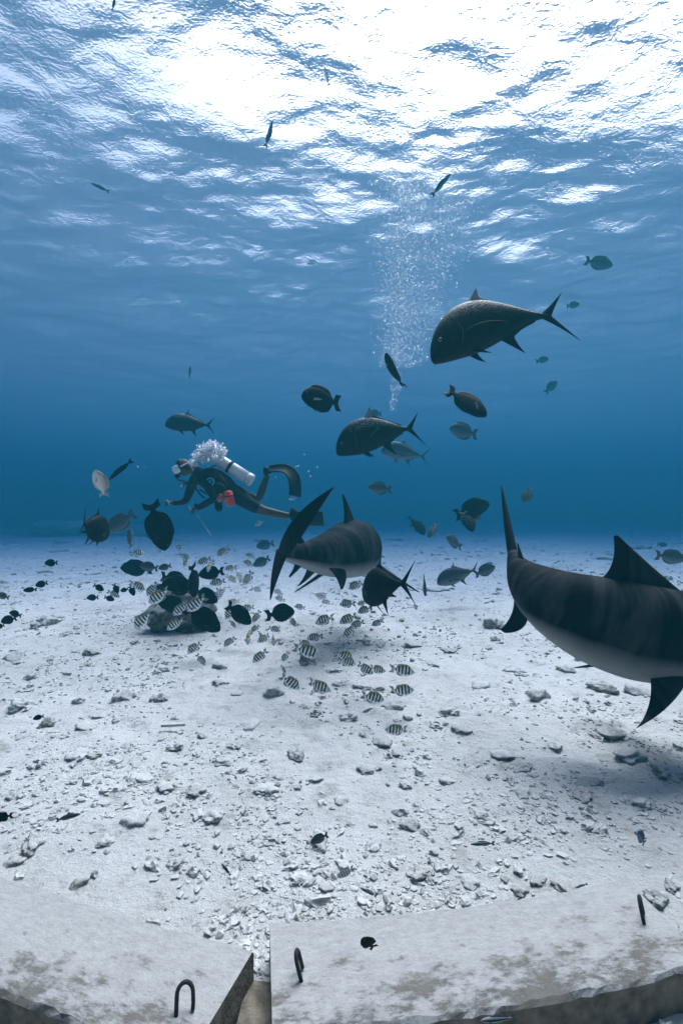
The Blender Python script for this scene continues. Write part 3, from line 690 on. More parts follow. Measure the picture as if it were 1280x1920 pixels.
# dark surgeonfish and other reef fish: (nose, tail, length, out-of-plane angle, species, colour, options, label)
SG = 'dark surgeonfish'
FISH = [
 ((565, 742), (640, 757), .50, 38, 'surgeon', 'ringed', dict(lod=0), 'round black surgeonfish with pale pectoral fin left of the bubble column', SG),
 ((311, 1032), (281, 938), .55, 0, 'surgeon', 'black', dict(lod=0, up=(1, 0, .2)), 'large black surgeonfish hanging head-down below the diver\'s hands', SG),
 ((202, 996), (254, 960), .50, 8, 'surgeon', 'grey', dict(d=8.0), 'blue-grey surgeonfish between the two large black fish at left', SG),
 ((243, 990), (246, 1028), .34, 25, 'surgeon', 'grey', dict(up=(0, -1, .2)), 'slim grey fish seen from above, below the blue-grey surgeonfish', 'reef fish'),
 ((226, 1064), (288, 1067), .50, 10, 'surgeon', 'black', dict(lod=0), 'black oval surgeonfish swimming left above the feeding boulder', SG),
 ((262, 1060), (298, 1066), .36, 10, 'surgeon', 'grey', dict(d=7.0), 'grey surgeonfish half hidden behind the black oval one', SG),
 ((297, 1066), (322, 1060), .30, 20, 'surgeon', 'grey', dict(d=7.4), 'small grey surgeonfish with raised tail just above the boulder', SG),
 ((304, 1092), (372, 1106), .50, 10, 'surgeon', 'black', dict(d=5.7), 'big black surgeonfish feeding against the boulder, facing left', SG),
 ((365, 1120), (360, 1055), .45, -20, 'surgeon', 'black', dict(up=(.25, .95, 0), d=5.6), 'black surgeonfish seen from behind standing on its head at boulder', SG),
 ((372, 1078), (422, 1070), .45, 10, 'surgeon', 'black', dict(d=6.3), 'dark surgeonfish behind the boulder, right of the head-standing one', SG),
 ((296, 1128), (356, 1140), .46, 14, 'surgeon', 'black', dict(d=5.8), 'black surgeonfish low on the boulder face behind striped fish, facing left', SG),
 ((352, 1092), (300, 1080), .42, 12, 'surgeon', 'black', dict(d=6.6), 'dark surgeonfish at the boulder top facing right', SG),
 ((408, 1128), (362, 1104), .44, 16, 'surgeon', 'black', dict(d=6.0), 'dark surgeonfish slanting down at the boulder\'s right flank', SG),
 ((284, 1112), (330, 1100), .40, 20, 'surgeon', 'black', dict(d=6.2), 'dark surgeonfish at the boulder\'s left flank facing left', SG),
 ((413, 1182), (346, 1136), .50, 8, 'surgeon', 'black', dict(lod=0), 'large black surgeonfish nosing the sand below the boulder', SG),
 ((471, 1169), (424, 1132), .42, 18, 'surgeon', 'black', dict(), 'black surgeonfish nosing down, right of the feeding boulder', SG),
 ((552, 1146), (502, 1153), .46, 32, 'surgeon', 'black', dict(bend=.3), 'dark surgeonfish below the middle shark\'s lower tail lobe', SG),
 ((480, 1025), (515, 1018), .42, 8, 'surgeon', 'grey', dict(d=10.5), 'upper faint grey surgeonfish left of the middle shark\'s tail', SG),
 ((475, 1061), (507, 1045), .36, 8, 'surgeon', 'grey', dict(d=8.8), 'lower faint grey surgeonfish left of the middle shark\'s tail', SG),
 ((912, 780), (835, 728), .46, 4, 'surgeon', 'ringed', dict(lod=0, up=(.5, .45, .7)), 'brown-black surgeonfish diving to the right below the largest trevally', SG),
 ((723, 661), (751, 735), .42, 20, 'surgeon', 'ringed', dict(lod=0, up=(-.25, .9, .2), bend=-.2), 'dark fish rising belly-on at the foot of the bubble column', SG),
 ((842, 803), (896, 815), .50, 18, 'surgeon', 'grey', dict(d=9.5), 'hazy grey surgeonfish left of centre-right open water', SG),
 ((690, 914), (735, 918), .46, 14, 'surgeon', 'grey', dict(d=9.2), 'grey fish with pale tail above the middle shark\'s dorsal fin', SG),
 ((917, 943), (850, 967), .55, 8, 'surgeon', 'black', dict(d=7.8), 'upper of two overlapping dark fish left of the shark tail tip', SG),
 ((886, 997), (866, 958), .36, 30, 'surgeon', 'black', dict(d=7.4, up=(.9, .3, .3)), 'lower of two overlapping dark fish, head down', SG),
 ((901, 972), (868, 975), .30, 20, 'surgeon', 'grey', dict(d=8.1), 'grey fish peeping out between the two overlapping dark fish', SG),
 ((804, 1008), (818, 980), .30, 20, 'surgeon', 'grey', dict(d=8.6, up=(-.6, .7, .3)), 'small slim grey fish beside the diving small trevally', 'reef fish'),
 ((836, 1006), (866, 1027), .34, 30, 'surgeon', 'grey', dict(d=9, up=(.5, .6, .6)), 'grey fish with spread fins above the grey trevally', 'reef fish'),
 ((797, 1118), (794, 1076), .36, 25, 'surgeon', 'grey', dict(up=(0, -1, .25)), 'pale grey fish facing the viewer left of the grey trevally', 'reef fish'),
 ((928, 1062), (888, 1078), .38, 14, 'surgeon', 'grey', dict(d=7.8), 'pale grey surgeonfish behind the grey trevally\'s tail', SG),
 ((1284, 1048), (1226, 1040), .44, 8, 'surgeon', 'grey', dict(d=7.2), 'pale grey surgeonfish at the right edge above the shark\'s back', SG),
 ((1250, 1022), (1230, 1020), .30, 8, 'surgeon', 'grey', dict(d=12), 'tiny hazy fish above the right-edge surgeonfish', 'distant fish'),
 ((982, 943), (994, 914), .30, 20, 'surgeon', 'grey', dict(d=9, up=(-.8, .3, .4)), 'small upright grey fish right of the shark\'s tail tip', 'reef fish'),
 ((180, 882), (199, 930), .40, 35, 'surgeon', 'pale', dict(lod=0, up=(.93, -.25, .36), bend=-.15), 'pale whitish fish with orange fins facing the viewer left of diver', 'reef fish'),
 ((204, 900), (249, 862), .40, 10, 'slender', 'black', dict(up=(-.3, -.7, .6)), 'slim dark fish beside the pale fish, left of the diver', 'reef fish'),
 # small black damselfish over the rubble at left
 ((84, 1056), (110, 1055), .16, 0, 'surgeon', 'black', dict(), 'lone small black fish highest over the sand at left', 'small black damselfish'),
 ((67, 1098), (91, 1092), .15, 0, 'surgeon', 'black', dict(), 'upper of two small black fish close together at left', 'small black damselfish'),
 ((44, 1107), (71, 1105), .16, 30, 'surgeon', 'black', dict(up=(0, -.6, .8)), 'lower flatter of two small black fish close together at left', 'small black damselfish'),
 ((-6, 1114), (19, 1121), .16, 10, 'surgeon', 'grey', dict(), 'dark fish cut by the left edge, highest of three there', 'small black damselfish'),
 ((18, 1148), (42, 1155), .15, 0, 'surgeon', 'black', dict(), 'small black fish by the left edge, upper of a pair', 'small black damselfish'),
 ((2, 1166), (33, 1158), .17, 0, 'surgeon', 'black', dict(), 'small black fish by the left edge, lower of a pair', 'small black damselfish'),
 ((-8, 1176), (10, 1172), .14, 0, 'surgeon', 'black', dict(), 'lowest dark fish cut off by the left edge', 'small black damselfish'),
 ((195, 1107), (175, 1096), .14, 0, 'surgeon', 'black', dict(), 'small black fish nosing down left of the feeding boulder', 'small black damselfish'),
 ((163, 1121), (186, 1120), .15, 0, 'surgeon', 'black', dict(), 'leftmost small black fish of the group beside the boulder', 'small black damselfish'),
 ((215, 1125), (195, 1119), .14, 0, 'surgeon', 'black', dict(), 'small black fish right of the leftmost one beside the boulder', 'small black damselfish'),
 ((226, 1108), (242, 1104), .14, 0, 'surgeon', 'black', dict(), 'round small black fish touching a striped fish left of boulder', 'small black damselfish'),
 ((222, 1112), (213, 1094), .14, 0, 'surgeon', 'black', dict(up=(.8, .4, .3)), 'small black fish tail up between striped fish left of boulder', 'small black damselfish'),
 ((252, 1117), (243, 1098), .14, 0, 'surgeon', 'black', dict(up=(.8, .4, .3)), 'slim black fish diving below a yellow-backed striped fish', 'small black damselfish'),
 ((62, 1348), (84, 1342), .10, 20, 'surgeon', 'black', dict(), 'small black fish beside a coral rock low at left', 'small black damselfish'),
 ((-14, 1536), (27, 1528), .12, 10, 'sergeant', 'black', dict(lod=0), 'black fish cut by the left edge above the left slab', 'small black damselfish'),
 ((678, 1760), (703, 1778), .07, 40, 'sergeant', 'black', dict(lod=0, d=1.36, up=(.3, -.3, .9)), 'small round black fish hovering over the right slab', 'small black damselfish'),
 # open-water fish, top
 ((511, 227), (497, 277), .42, 20, 'slender', 'blue', dict(up=(1, .3, 0)), 'slim blue fish swimming up under the sea surface', 'slim open-water fish'),
 ((845, 325), (808, 368), .42, 15, 'slender', 'blue', dict(up=(-.7, 0, .7)), 'slim blue fish beside the top of the bubble column', 'slim open-water fish'),
 ((170, 343), (206, 360), .42, 10, 'slender', 'grey', dict(d=10), 'faint slim fish below the surface at upper left', 'slim open-water fish'),
 ((608, 124), (617, 162), .40, 20, 'slender', 'grey', dict(d=9, up=(1, .3, 0)), 'faint slim fish high against the bright surface', 'slim open-water fish'),
 ((216, -8), (211, 20), .30, 10, 'slender', 'black', dict(d=6.2, up=(1, .3, 0)), 'dark slim fish cut by the top edge', 'slim open-water fish'),
 # small fish over the near sand
 ((881, 1583), (928, 1581), .10, 0, 'slender', 'wrasse', dict(lod=0), 'dark slim wrasse over the sand above the right slab', 'wrasses'),
 ((152, 1526), (104, 1538), .11, 0, 'slender', 'grey', dict(lod=0), 'pale slim wrasse over the sand above the left slab', 'wrasses'),
 ((674, 1664), (707, 1681), .07, 0, 'slender', 'wrasse', dict(lod=0), 'tiny dark wrasse below the convict tang', 'wrasses'),
 ((1077, 1665), (1101, 1657), .055, 0, 'slender', 'wrasse', dict(), 'tiny dark wrasse at the right slab\'s far edge', 'wrasses'),
 ((968, 1688), (984, 1680), .05, 0, 'slender', 'wrasse', dict(), 'tiny dark wrasse curled beside a rock behind the right slab', 'wrasses'),
 ((900, 1914), (968, 1908), .085, 0, 'slender', 'wrasse', dict(lod=0, d=1.16), 'dark wrasse lowest in the picture, over the right slab', 'wrasses'),
 ((415, 1619), (433, 1642), .06, 0, 'slender', 'grey', dict(), 'faint thin wrasse over bare sand left of centre', 'wrasses'),
 ((1195, 1559), (1208, 1583), .07, 20, 'surgeon', 'blue', dict(), 'small blue-grey fish over sand at far right', 'reef fish'),
 ((632, 1645), (664, 1626), .11, 15, 'surgeon', 'convict', dict(lod=0, up=(-.3, -.2, 1)), 'pale convict tang with thin dark bars above the slabs', 'reef fish'),
 ((582, 1580), (616, 1564), .11, 15, 'surgeon', 'grey', dict(lod=0), 'grey fish hovering at a pale rock left of the convict tang', 'reef fish'),
]
DIST = [((594, 490), (574, 495), 'beside nothing, left of the bubble column high up'), ((176, 541), (200, 545), 'alone in blue water at far left'), ((357, 687), (355, 709), 'upright above the dark trevally over the diver'),
        ((852, 526), (874, 529), 'just left of the largest trevally\'s dorsal fin'), ((924, 517), (948, 519), 'above the largest trevally\'s dorsal fin'), ((1086, 570), (1060, 574), 'beside the largest trevally\'s tail'),
        ((1028, 672), (1003, 678), 'below the largest trevally\'s tail, upper of two'), ((1043, 714), (1021, 737), 'below the largest trevally\'s tail, lower of two'), ((1148, 498), (1094, 488), 'largest of the three at upper right'),
        ((1201, 478), (1167, 489), 'rightmost of the three at upper right'), ((1136, 526), (1134, 506), 'upright, lowest of the three at upper right'), ((691, 774), (716, 776), 'behind the scarred trevally\'s dorsal fin'),
        ((1060, 516), (1055, 535), 'very faint above the largest trevally\'s tail'), ((626, 548), (624, 568), 'tiny and pale left of the bubble column')]
for n_, t_, L_, a_, sp_, mt_, op_, lab_, gr_ in FISH:
    nm = {'surgeonfish': 'surgeonfish', 'damselfish': 'damselfish', 'wrasses': 'wrasse'}.get(gr_.split()[-1], 'reef_fish')
    ct = {'surgeonfish': 'surgeonfish', 'damselfish': 'damselfish', 'wrasse': 'wrasse'}.get(nm, 'fish')
    fish(nm, sp_, mt_, n_, t_, L_, lab_, ct, gr_, a=a_, **op_)
for i, (n_, t_, w_) in enumerate(DIST):
    big = math.hypot(n_[0]-t_[0], n_[1]-t_[1]) > 40
    fish('hazy_fish', 'surgeon', 'pale' if 'pale' in w_ else 'grey', n_, t_, .5, 'faint hazy fish ' + w_, 'fish', 'distant hazy fish', a=10, lod=2, single=True, d=11 if big else 16)

# sergeant fish: nose x, y, tail x, y
SERG = [(271,1038,245,1037),(311,1030,292,1031),(344,1027,326,1027),(356,1047,336,1039),(349,1061,345,1045),(370,1057,397,1046),(389,1071,395,1051),(407,1042,431,1026),
 (272,1106,243,1090),(276,1117,297,1091),(279,1131,319,1105),(302,1137,330,1119),(325,1153,356,1129),(351,1146,388,1117),(253,1178,285,1147),(313,1181,346,1157),
 (225,1120,202,1106),(393,1095,424,1088),(402,1131,411,1102),(412,1123,420,1097),(427,1130,450,1127),(423,1161,442,1136),(443,1177,429,1162),(478,986,495,976),
 (459,1038,478,1046),(455,1052,477,1060),(420,1068,445,1063),(444,1092,423,1078),(459,1097,473,1070),(446,1072,451,1092),(491,1108,470,1102),(512,1107,534,1115),(515,1120,535,1126),
 (452,1141,478,1138),(551,1137,574,1139),(590,1113,610,1124),(602,1128,620,1129),(555,1175,540,1155),(473,1168,491,1144),(525,1184,502,1174),
 (352,1225,380,1202),(385,1248,368,1225),(420,1213,442,1191),(465,1208,464,1179),(471,1185,488,1170),(491,1200,486,1180),(482,1204,508,1190),(513,1210,512,1187),(474,1242,502,1218),(529,1240,541,1222),
 (575,1198,607,1192),(599,1229,548,1213),(585,1212,555,1205),(595,1248,576,1239),(536,1264,526,1246),(561,1292,525,1266),(620,1295,573,1280),
 (654,1105,681,1088),(636,1133,668,1132),(669,1132,689,1130),(670,1149,698,1138),(636,1168,670,1152),(591,1169,627,1156),(656,1175,684,1165),(643,1195,670,1173),(696,1173,720,1163),
 (662,1238,625,1221),(667,1246,632,1236),(700,1263,666,1245),(723,1259,690,1252),(777,1261,729,1253),(776,1293,728,1298),(720,1313,675,1302),(721,1368,767,1371),(541,936,556,932)]
rows = []
ENDON = {(465,1208), (513,1210), (349,1061), (389,1071), (446,1072)}
for i, (a, b, c, d_) in enumerate(SERG):
    r_ = random.Random(i); lr = 'left' if a < c else 'right'; dn = b-d_
    head = ('nose down' if abs(dn) > 1.6*abs(a-c) else (f'slanting down {lr}' if dn > .35*abs(a-c) else f'facing {lr}'))
    end = (a, b) in ENDON
    size = math.hypot(a-c, b-d_)
    label = f"{'lone ' if b > 1340 else ''}striped fish {head} {place_words(a/2+c/2, b/2+d_/2, ('the lone striped fish near the slabs', 'the big front striped fish'))}"
    if b > 1340: label = 'lone striped fish facing left, nearest to the concrete slabs'
    if (a, b) == (599, 1229): label = 'biggest striped fish facing right, with orange-tinted back, front of the school'
    o = fish('sergeant_fish', 'sergeant', 'sergeant', (a, b), (c, d_), .21, label, 'damselfish', 'school of striped sergeant fish', a=(58 if end else r_.uniform(-14, 26) if size < 45 else r_.uniform(-6, 12)),
             bend=r_.choice((-.3, 0, 0, .25)), lod=1 if size < 34 else 0, up=(r_.uniform(-.25, .25), -.15 if not end else .8, 1))
    rows.append((o, a, label))
settle_labels(rows)

# ------------------------------------------------------------------ sharks
def shark(label, spine, L, fins, skip_eye=False):
    """spine: (s, point, half height up, half height down, half width); built from snout to tail stem"""
    S = np.array([q[0] for q in spine]); C = np.array([tuple(q[1]) for q in spine])
    u = np.linspace(0, 1, 64); ss = S[0] + (S[-1]-S[0])*(u**1.0)
    cx = np.stack([herm(S, C[:, k], ss) for k in range(3)], -1)
    # tiger shark girth over the length (fractions of total length)
    gs = [0, .012, .035, .07, .12, .18, .25, .33, .42, .50, .58, .66, .72, .765, .80]
    gt = [.004, .016, .030, .046, .062, .074, .083, .088, .082, .069, .053, .036, .025, .018, .012]
    gb = [.004, .012, .020, .032, .052, .070, .084, .090, .080, .063, .044, .028, .019, .014, .009]
    gw = [.006, .030, .048, .060, .070, .078, .084, .086, .078, .063, .044, .027, .017, .011, .006]
    T = herm(gs, gt, ss)*L; B = herm(gs, gb, ss)*L; W = herm(gs, gw, ss)*L
    na = 28; rings = []; st = []; mb = MB(); frames = []
    for i in range(len(ss)):
        t = Vector(cx[min(i+1, len(ss)-1)] - cx[max(i-1, 0)]).normalized()
        up = Vector((0, 0, 1)); up = (up - t*up.dot(t)).normalized(); side = up.cross(t)
        p = Vector(cx[i]); frames.append((p, t, up, side)); r = []
        for k in range(na):
            a = 2*math.pi*k/na; c, s = math.cos(a), math.sin(a)
            r.append(p + side*(W[i]*math.copysign(abs(c)**.92, c)) + up*((T[i] if s > 0 else B[i])*math.copysign(abs(s)**.96, s)))
            st.append((ss[i]*10, .5 + .5*s, 0))
        rings.append(r)
    mb.loft(rings); me = mb.mesh('tiger_shark'); A = me.attributes.new('st', 'FLOAT_VECTOR', 'POINT'); A.data.foreach_set('vector', np.array(st, np.float32).ravel())
    o = link('tiger_shark', me, M['shark']); tag(o, label, 'shark', 'tiger sharks')
    def fr(s):
        i = int(np.argmin(abs(ss-s))); return (*frames[i], T[i], B[i], W[i])
    def part(name, blades, stv=.9):
        b = MB()
        for (l, t, th) in blades: b.fin(l, t, th, 8, 14)
        m = b.mesh(name); m.attributes.new('st', 'FLOAT_VECTOR', 'POINT').data.foreach_set('vector', np.array([(v[0]*2, stv, v[2]) for v in b.v], np.float32).ravel())
        return link(name, m, M['shark'], o)
    def median(name, s0, s1, h, sweep, ctrl, th, sgn=1):
        p0, t0, u0, _, T0, B0, _ = fr(s0); p1, t1, u1, _, T1, B1, _ = fr(s1)
        g0, g1 = (T0, T1) if sgn > 0 else (-B0, -B1)
        a = p0 + u0*g0*.82; b = p1 + u1*g1*.82
        tip = p1 + t1*sweep*L + u1*(g1 + sgn*h*L)
        part(name, [([a, a.lerp(tip, ctrl[0]) + u0*sgn*ctrl[1]*L, tip], [b, b.lerp(tip, .35) - t1*ctrl[2]*L, tip + t1*.006*L - u1*sgn*.004*L], th*L)])
    def paired(name, s0, s1, side_sgn, out, down, sweep, th, drop=.45):
        p0, t0, u0, d0, T0, B0, W0 = fr(s0); p1, t1, u1, d1, T1, B1, W1 = fr(s1)
        a = p0 + d0*side_sgn*W0*.72 - u0*B0*drop; b = p1 + d1*side_sgn*W1*.72 - u1*B1*drop
        tip = a.lerp(b, .5) + d0*side_sgn*out*L - u0*down*L + t0*sweep*L
        part(name, [([a, a.lerp(tip, .55) - t0*.028*L, tip], [b, b.lerp(tip, .35) - t1*.02*L + (a-b)*.05, tip + t0*.012*L], th*L)])
    fins(o, part, median, paired, fr, L)
    for s in (1, -1):
        p, t, u_, sd_, T_, B_, W_ = fr(.052)
        b = MB(); b.ball(p + sd_*s*W_*.93 + u_*T_*.25, .0062*L, 10, 6); b.build('eye', M['eye'], o)
    return o

def right_fins(o, part, median, paired, fr, L):
    median('dorsal_fin', .225, .445, .083, -.008, (.52, -.006, .030), .022)
    median('second_dorsal_fin', .640, .685, .026, .012, (.5, .002, .006), .008)
    median('anal_fin', .650, .690, .030, .022, (.5, .002, .006), .008, -1)
    for s in (1, -1):
        paired('pelvic_fin', .535, .595, s, .016, .062, .004, .010, .6)
    part('pectoral_fin', [([at(1292, 1268, 2.74), at(1262, 1330, 2.60), at(1191, 1366, 2.50)], [at(1218, 1262, 2.80), at(1226, 1320, 2.64), at(1196, 1362, 2.50)], .055)])
    paired('pectoral_fin', .205, .300, -1, .150, .075, .060, .018, .62)
    p, t, u_, sd_, T_, B_, W_ = fr(.775); tip = at(939, 909, 4.15)
    part('tail_fin', [([p + u_*T_*.7 - t*.05*L, p.lerp(tip, .35) + u_*.030*L - t*.01*L, tip], [p - u_*B_*.6 + t*.03*L, p.lerp(tip, .40) - u_*.06*L + t*.05*L, tip + Vector((.008, .01, -.015))], .022*L),
                      ([p - t*.05*L - u_*B_*.4, p - u_*.06*L - t*.01*L, p - u_*.105*L + t*.055*L], [p + t*.04*L + u_*.01*L, p - u_*.035*L + t*.045*L, p - u_*.102*L + t*.06*L], .018*L)])
LR = 3.1
sp = [(0, at(1500, 1190, 3.05)), (.10, at(1408, 1192, 3.0)), (.22, at(1300, 1193, 2.95)), (.33, at(1196, 1182, 2.93)), (.43, at(1102, 1158, 2.95)), (.53, at(1026, 1124, 3.06)),
      (.62, at(984, 1090, 3.28)), (.70, at(967, 1062, 3.52)), (.80, at(957, 1026, 3.80))]
shark('huge tiger shark with pale belly at right, head outside the picture', sp, LR, right_fins)

def mid_fins(o, part, median, paired, fr, L):
    median('dorsal_fin', .29, .425, .090, -.004, (.50, .010, .026), .020)
    median('second_dorsal_fin', .645, .685, .030, .012, (.5, .002, .006), .008)
    median('anal_fin', .655, .695, .032, .024, (.5, .002, .008), .008, -1)
    for s in (1, -1):
        paired('pectoral_fin', .205, .320, s, .135, .095, .050, .018, .55)
        paired('pelvic_fin', .510, .590, s, .030, .052, .020, .010, .6)
    up_tip = at(627, 912, 3.85); lo_tip = at(506, 1126, 4.0)
    part('tail_fin', [([at(519, 1046, 4.12), at(528, 968, 4.0), up_tip], [at(543, 1040, 4.12), at(592, 966, 3.95), at(620, 922, 3.86)], .050),
                      ([at(518, 1030, 4.12), at(506, 1078, 4.02), lo_tip], [at(541, 1036, 4.12), at(521, 1080, 4.02), at(508, 1124, 4.0)], .045)])
LM = 3.2
sp = [(0, at(648, 1040, 6.75)), (.12, at(662, 1036, 6.35)), (.24, at(668, 1030, 5.98)), (.34, at(661, 1028, 5.62)), (.43, at(642, 1035, 5.33)), (.52, at(616, 1042, 5.06)),
      (.61, at(586, 1044, 4.77)), (.70, at(553, 1042, 4.48)), (.80, at(527, 1040, 4.17))]
shark('tiger shark swimming away in the middle, tall tail fin towards viewer', sp, LM*1.10, mid_fins)

# ------------------------------------------------------------------ diver
def skin_mesh(joints, edges, sub=2):
    """joints: name -> (point, radius); returns an evaluated mesh grown round the skeleton"""
    names = list(joints); idx = {n: i for i, n in enumerate(names)}
    me = bpy.data.meshes.new('skeleton'); me.from_pydata([tuple(joints[n][0]) for n in names], [(idx[a], idx[b]) for a, b in edges], [])
    o = bpy.data.objects.new('skeleton', me); COL.objects.link(o)
    md = o.modifiers.new('Skin', 'SKIN'); md.use_smooth_shade = True; s2 = o.modifiers.new('Sub', 'SUBSURF'); s2.levels = sub; s2.render_levels = sub
    if not me.skin_vertices: 
        bpy.context.view_layer.objects.active = o
    for i, n in enumerate(names):
        r = joints[n][1]; me.skin_vertices[0].data[i].radius = r if isinstance(r, tuple) else (r, r)
    me.skin_vertices[0].data[0].use_root = True
    dg = bpy.context.evaluated_depsgraph_get(); dg.update()
    m2 = bpy.data.meshes.new_from_object(o.evaluated_get(dg)); bpy.data.objects.remove(o); bpy.data.meshes.remove(me)
    m2.polygons.foreach_set('use_smooth', [True]*len(m2.polygons)); return m2
D = 7.2
J = {
 'pelvis': (at(440, 928, D), .150), 'waist': (at(420, 914, D), .145), 'chest': (at(395, 899, D), .160), 'collar': (at(374, 886, D), .120), 'neck': (at(360, 880, D), .065), 'skull': (at(350, 875, D), .070),
 'sh_n': (at(386, 901, D-.20), .085), 'el_n': (at(402, 935, D-.28), .058), 'wr_n': (at(374, 951, D-.26), .042), 'ha_n': (at(366, 955, D-.25), .036),
 'sh_f': (at(366, 893, D+.18), .080), 'el_f': (at(349, 940, D+.22), .056), 'wr_f': (at(327, 943, D+.12), .042), 'ha_f': (at(320, 942, D+.10), .036),
 'hip_n': (at(455, 936, D-.09), .115), 'th_n': (at(474, 949, D-.10), .095), 'kn_n': (at(495, 958, D-.10), .070), 'ca_n': (at(517, 963, D-.10), .062), 'an_n': (at(545, 968, D-.10), .042),
 'hip_f': (at(455, 930, D+.10), .110), 'th_f': (at(470, 934, D+.11), .090), 'kn_f': (at(485, 936, D+.12), .068), 'ca_f': (at(493, 914, D+.13), .058), 'an_f': (at(502, 889, D+.14), .042),
}
E = [('pelvis', 'waist'), ('waist', 'chest'), ('chest', 'collar'), ('collar', 'neck'), ('neck', 'skull'), ('chest', 'sh_n'), ('sh_n', 'el_n'), ('el_n', 'wr_n'), ('wr_n', 'ha_n'),
     ('chest', 'sh_f'), ('sh_f', 'el_f'), ('el_f', 'wr_f'), ('wr_f', 'ha_f'), ('pelvis', 'hip_n'), ('hip_n', 'th_n'), ('th_n', 'kn_n'), ('kn_n', 'ca_n'), ('ca_n', 'an_n'),
     ('pelvis', 'hip_f'), ('hip_f', 'th_f'), ('th_f', 'kn_f'), ('kn_f', 'ca_f'), ('ca_f', 'an_f')]
body = skin_mesh(J, E)
bodyo = link('person', body, [M['suit'], M['skin']]); tag(bodyo, 'scuba diver in black wetsuit swimming left, bubbles over head, white tank', 'person')
SK = {'ha_n', 'ha_f', 'kn_n', 'ca_n', 'an_n', 'kn_f', 'ca_f', 'an_f', 'skull', 'neck'}
pts = [(n, J[n][0]) for n in J]
for f in body.polygons:
    n = min(pts, key=lambda q: (q[1]-f.center).length_squared)[0]; f.material_index = 1 if n in SK else 0
# head: shaped ellipsoid with brow, nose and chin, tilted down to the left
def local(o, fwd, up=(0, 0, 1)):
    f = Vector(fwd).normalized(); u_ = Vector(up); u_ = (u_ - f*u_.dot(f)).normalized(); s_ = u_.cross(f)
    return lambda x, y, z: Vector(o) + f*x + s_*y + u_*z
hc = at(345, 876, D); HL = local(hc, (-.86, -.12, -.42))
mb = MB(); rings = []
for i in range(15):
    a = math.pi*(.03+.94*i/14); r = []
    for k in range(18):
        q = 2*math.pi*k/18; x, y, z = .105*math.sin(a)*math.cos(q), .078*math.sin(a)*math.sin(q), .118*math.cos(a)
        if x > 0:
            x *= .94
            if -.05 < z < .02 and abs(y) < .022: x += .024*(1-abs(y)/.022)       # nose
            if z < -.06: x += .012; y *= .8                                        # chin
        r.append(HL(x, y, z))
    rings.append(r)
mb.loft(rings); mb.build('head', M['skin'], bodyo)
mb = MB(); rings = []
for i in range(10):                                                                # close-cropped hair / hood over the crown
    a = math.pi*(.02+.56*i/9); rings.append([HL(.114*math.sin(a)*math.cos(q)+.002, .087*math.sin(a)*math.sin(q), .127*math.cos(a)+.004 - (.05 if math.cos(q) < 0 else -.0)*math.sin(a)) for q in [2*math.pi*k/20 for k in range(20)]])
mb.loft(rings, (True, False)); mb.build('hair', M['hood'], bodyo)
mb = MB()                                                                          # mask: skirt ring, lens, strap
rings = [[HL(x, w*math.copysign(abs(math.cos(q))**.6, math.cos(q)), .012 + h*math.copysign(abs(math.sin(q))**.7, math.sin(q))) for q in [2*math.pi*k/20 for k in range(20)]] for x, w, h in ((.055, .082, .060), (.10, .086, .060), (.135, .080, .052), (.150, .070, .044), (.142, .062, .038))]
mb.loft(rings, (False, False)); mk = mb.build('mask', M['mask'], bodyo)
mb = MB(); mb.loft([[HL(x, w*math.cos(q), .012+h*math.sin(q)) for q in [2*math.pi*k/20 for k in range(20)]] for x, w, h in ((.138, .064, .040), (.146, .060, .036))]); mb.build('lens', M['lens'], mk)
mb = MB(); mb.tube([HL(.07*math.cos(q)-.028*0, .093*math.sin(q), .016) if math.cos(q) > 0 else HL(.108*math.cos(q)-.014, .093*math.sin(q), .016-.01*math.cos(q)) for q in [math.pi*(-.62+1.24*k/16)+math.pi for k in range(17)]], .010, 6); mb.build('strap', M['mask'], mk)
mb = MB(); mb.ball(HL(.135, 0, -.075), .038, 14, 10, (1, 1.1, .9)); mb.tube([HL(.10, 0, -.07), HL(.14, 0, -.075)], .02, 8); rg = mb.build('regulator', M['rubber'], bodyo)
mb = MB(); mb.tube([HL(.15, -.02, -.08), HL(.17, -.10, -.10), at(352, 905, D-.25), at(368, 902, D-.27), at(384, 885, D-.2), at(404, 872, D-.05)], .012, 8); mb.build('hose', M['rubber'], rg)
mb = MB(); mb.ball(at(341, 911, D-.12), .035, 12, 8, (1, .6, 1)); mb.tube([at(341, 911, D-.16), at(341, 911, D-.135)], .026, 12, mi=1); mb.tube([at(343, 908, D-.1), at(356, 906, D-.18), at(366, 914, D-.22), at(376, 928, D-.24), at(384, 934, D-.22)], .011, 8); mb.build('spare_regulator', [M['rubber'], M['metal']], bodyo)
# vest: inflated shell round the torso, plus pockets and straps
vj = {'a': (at(437, 926, D), .165), 'b': (at(418, 912, D), (.185, .185)), 'c': (at(398, 899, D), .195), 'e': (at(378, 889, D), .16)}
vm = skin_mesh(vj, [('a', 'b'), ('b', 'c'), ('c', 'e')]); vo = link('vest', vm, M['vest'], bodyo)
mb = MB(); mb.ball(at(408, 916, D-.20), .085, 14, 8, (1.3, .55, 1)); mb.ball(at(392, 885, D-.14), .075, 14, 8, (1.25, .6, .8)); mb.build('pocket', M['vest'], vo)
mb = MB()
for pth in ([(372, 905), (384, 914), (396, 908), (405, 890)], [(374, 918), (388, 926), (402, 925)], [(412, 890), (424, 908), (428, 925)], [(362, 892), (372, 898), (380, 893)]):
    mb.tube([at(x, y, D-.235) for x, y in pth], .013, 6)
mb.build('strap', M['rubber'], vo)
c = at(394.5, 903, D-.262); mb = MB()                                                # round cyan badge with a small pale figure
mb.tube([c + Vector((0, .02, 0)), c - Vector((0, .006, 0))], .055, 28); bd = mb.build('badge', M['cyan'], vo, smooth=False)
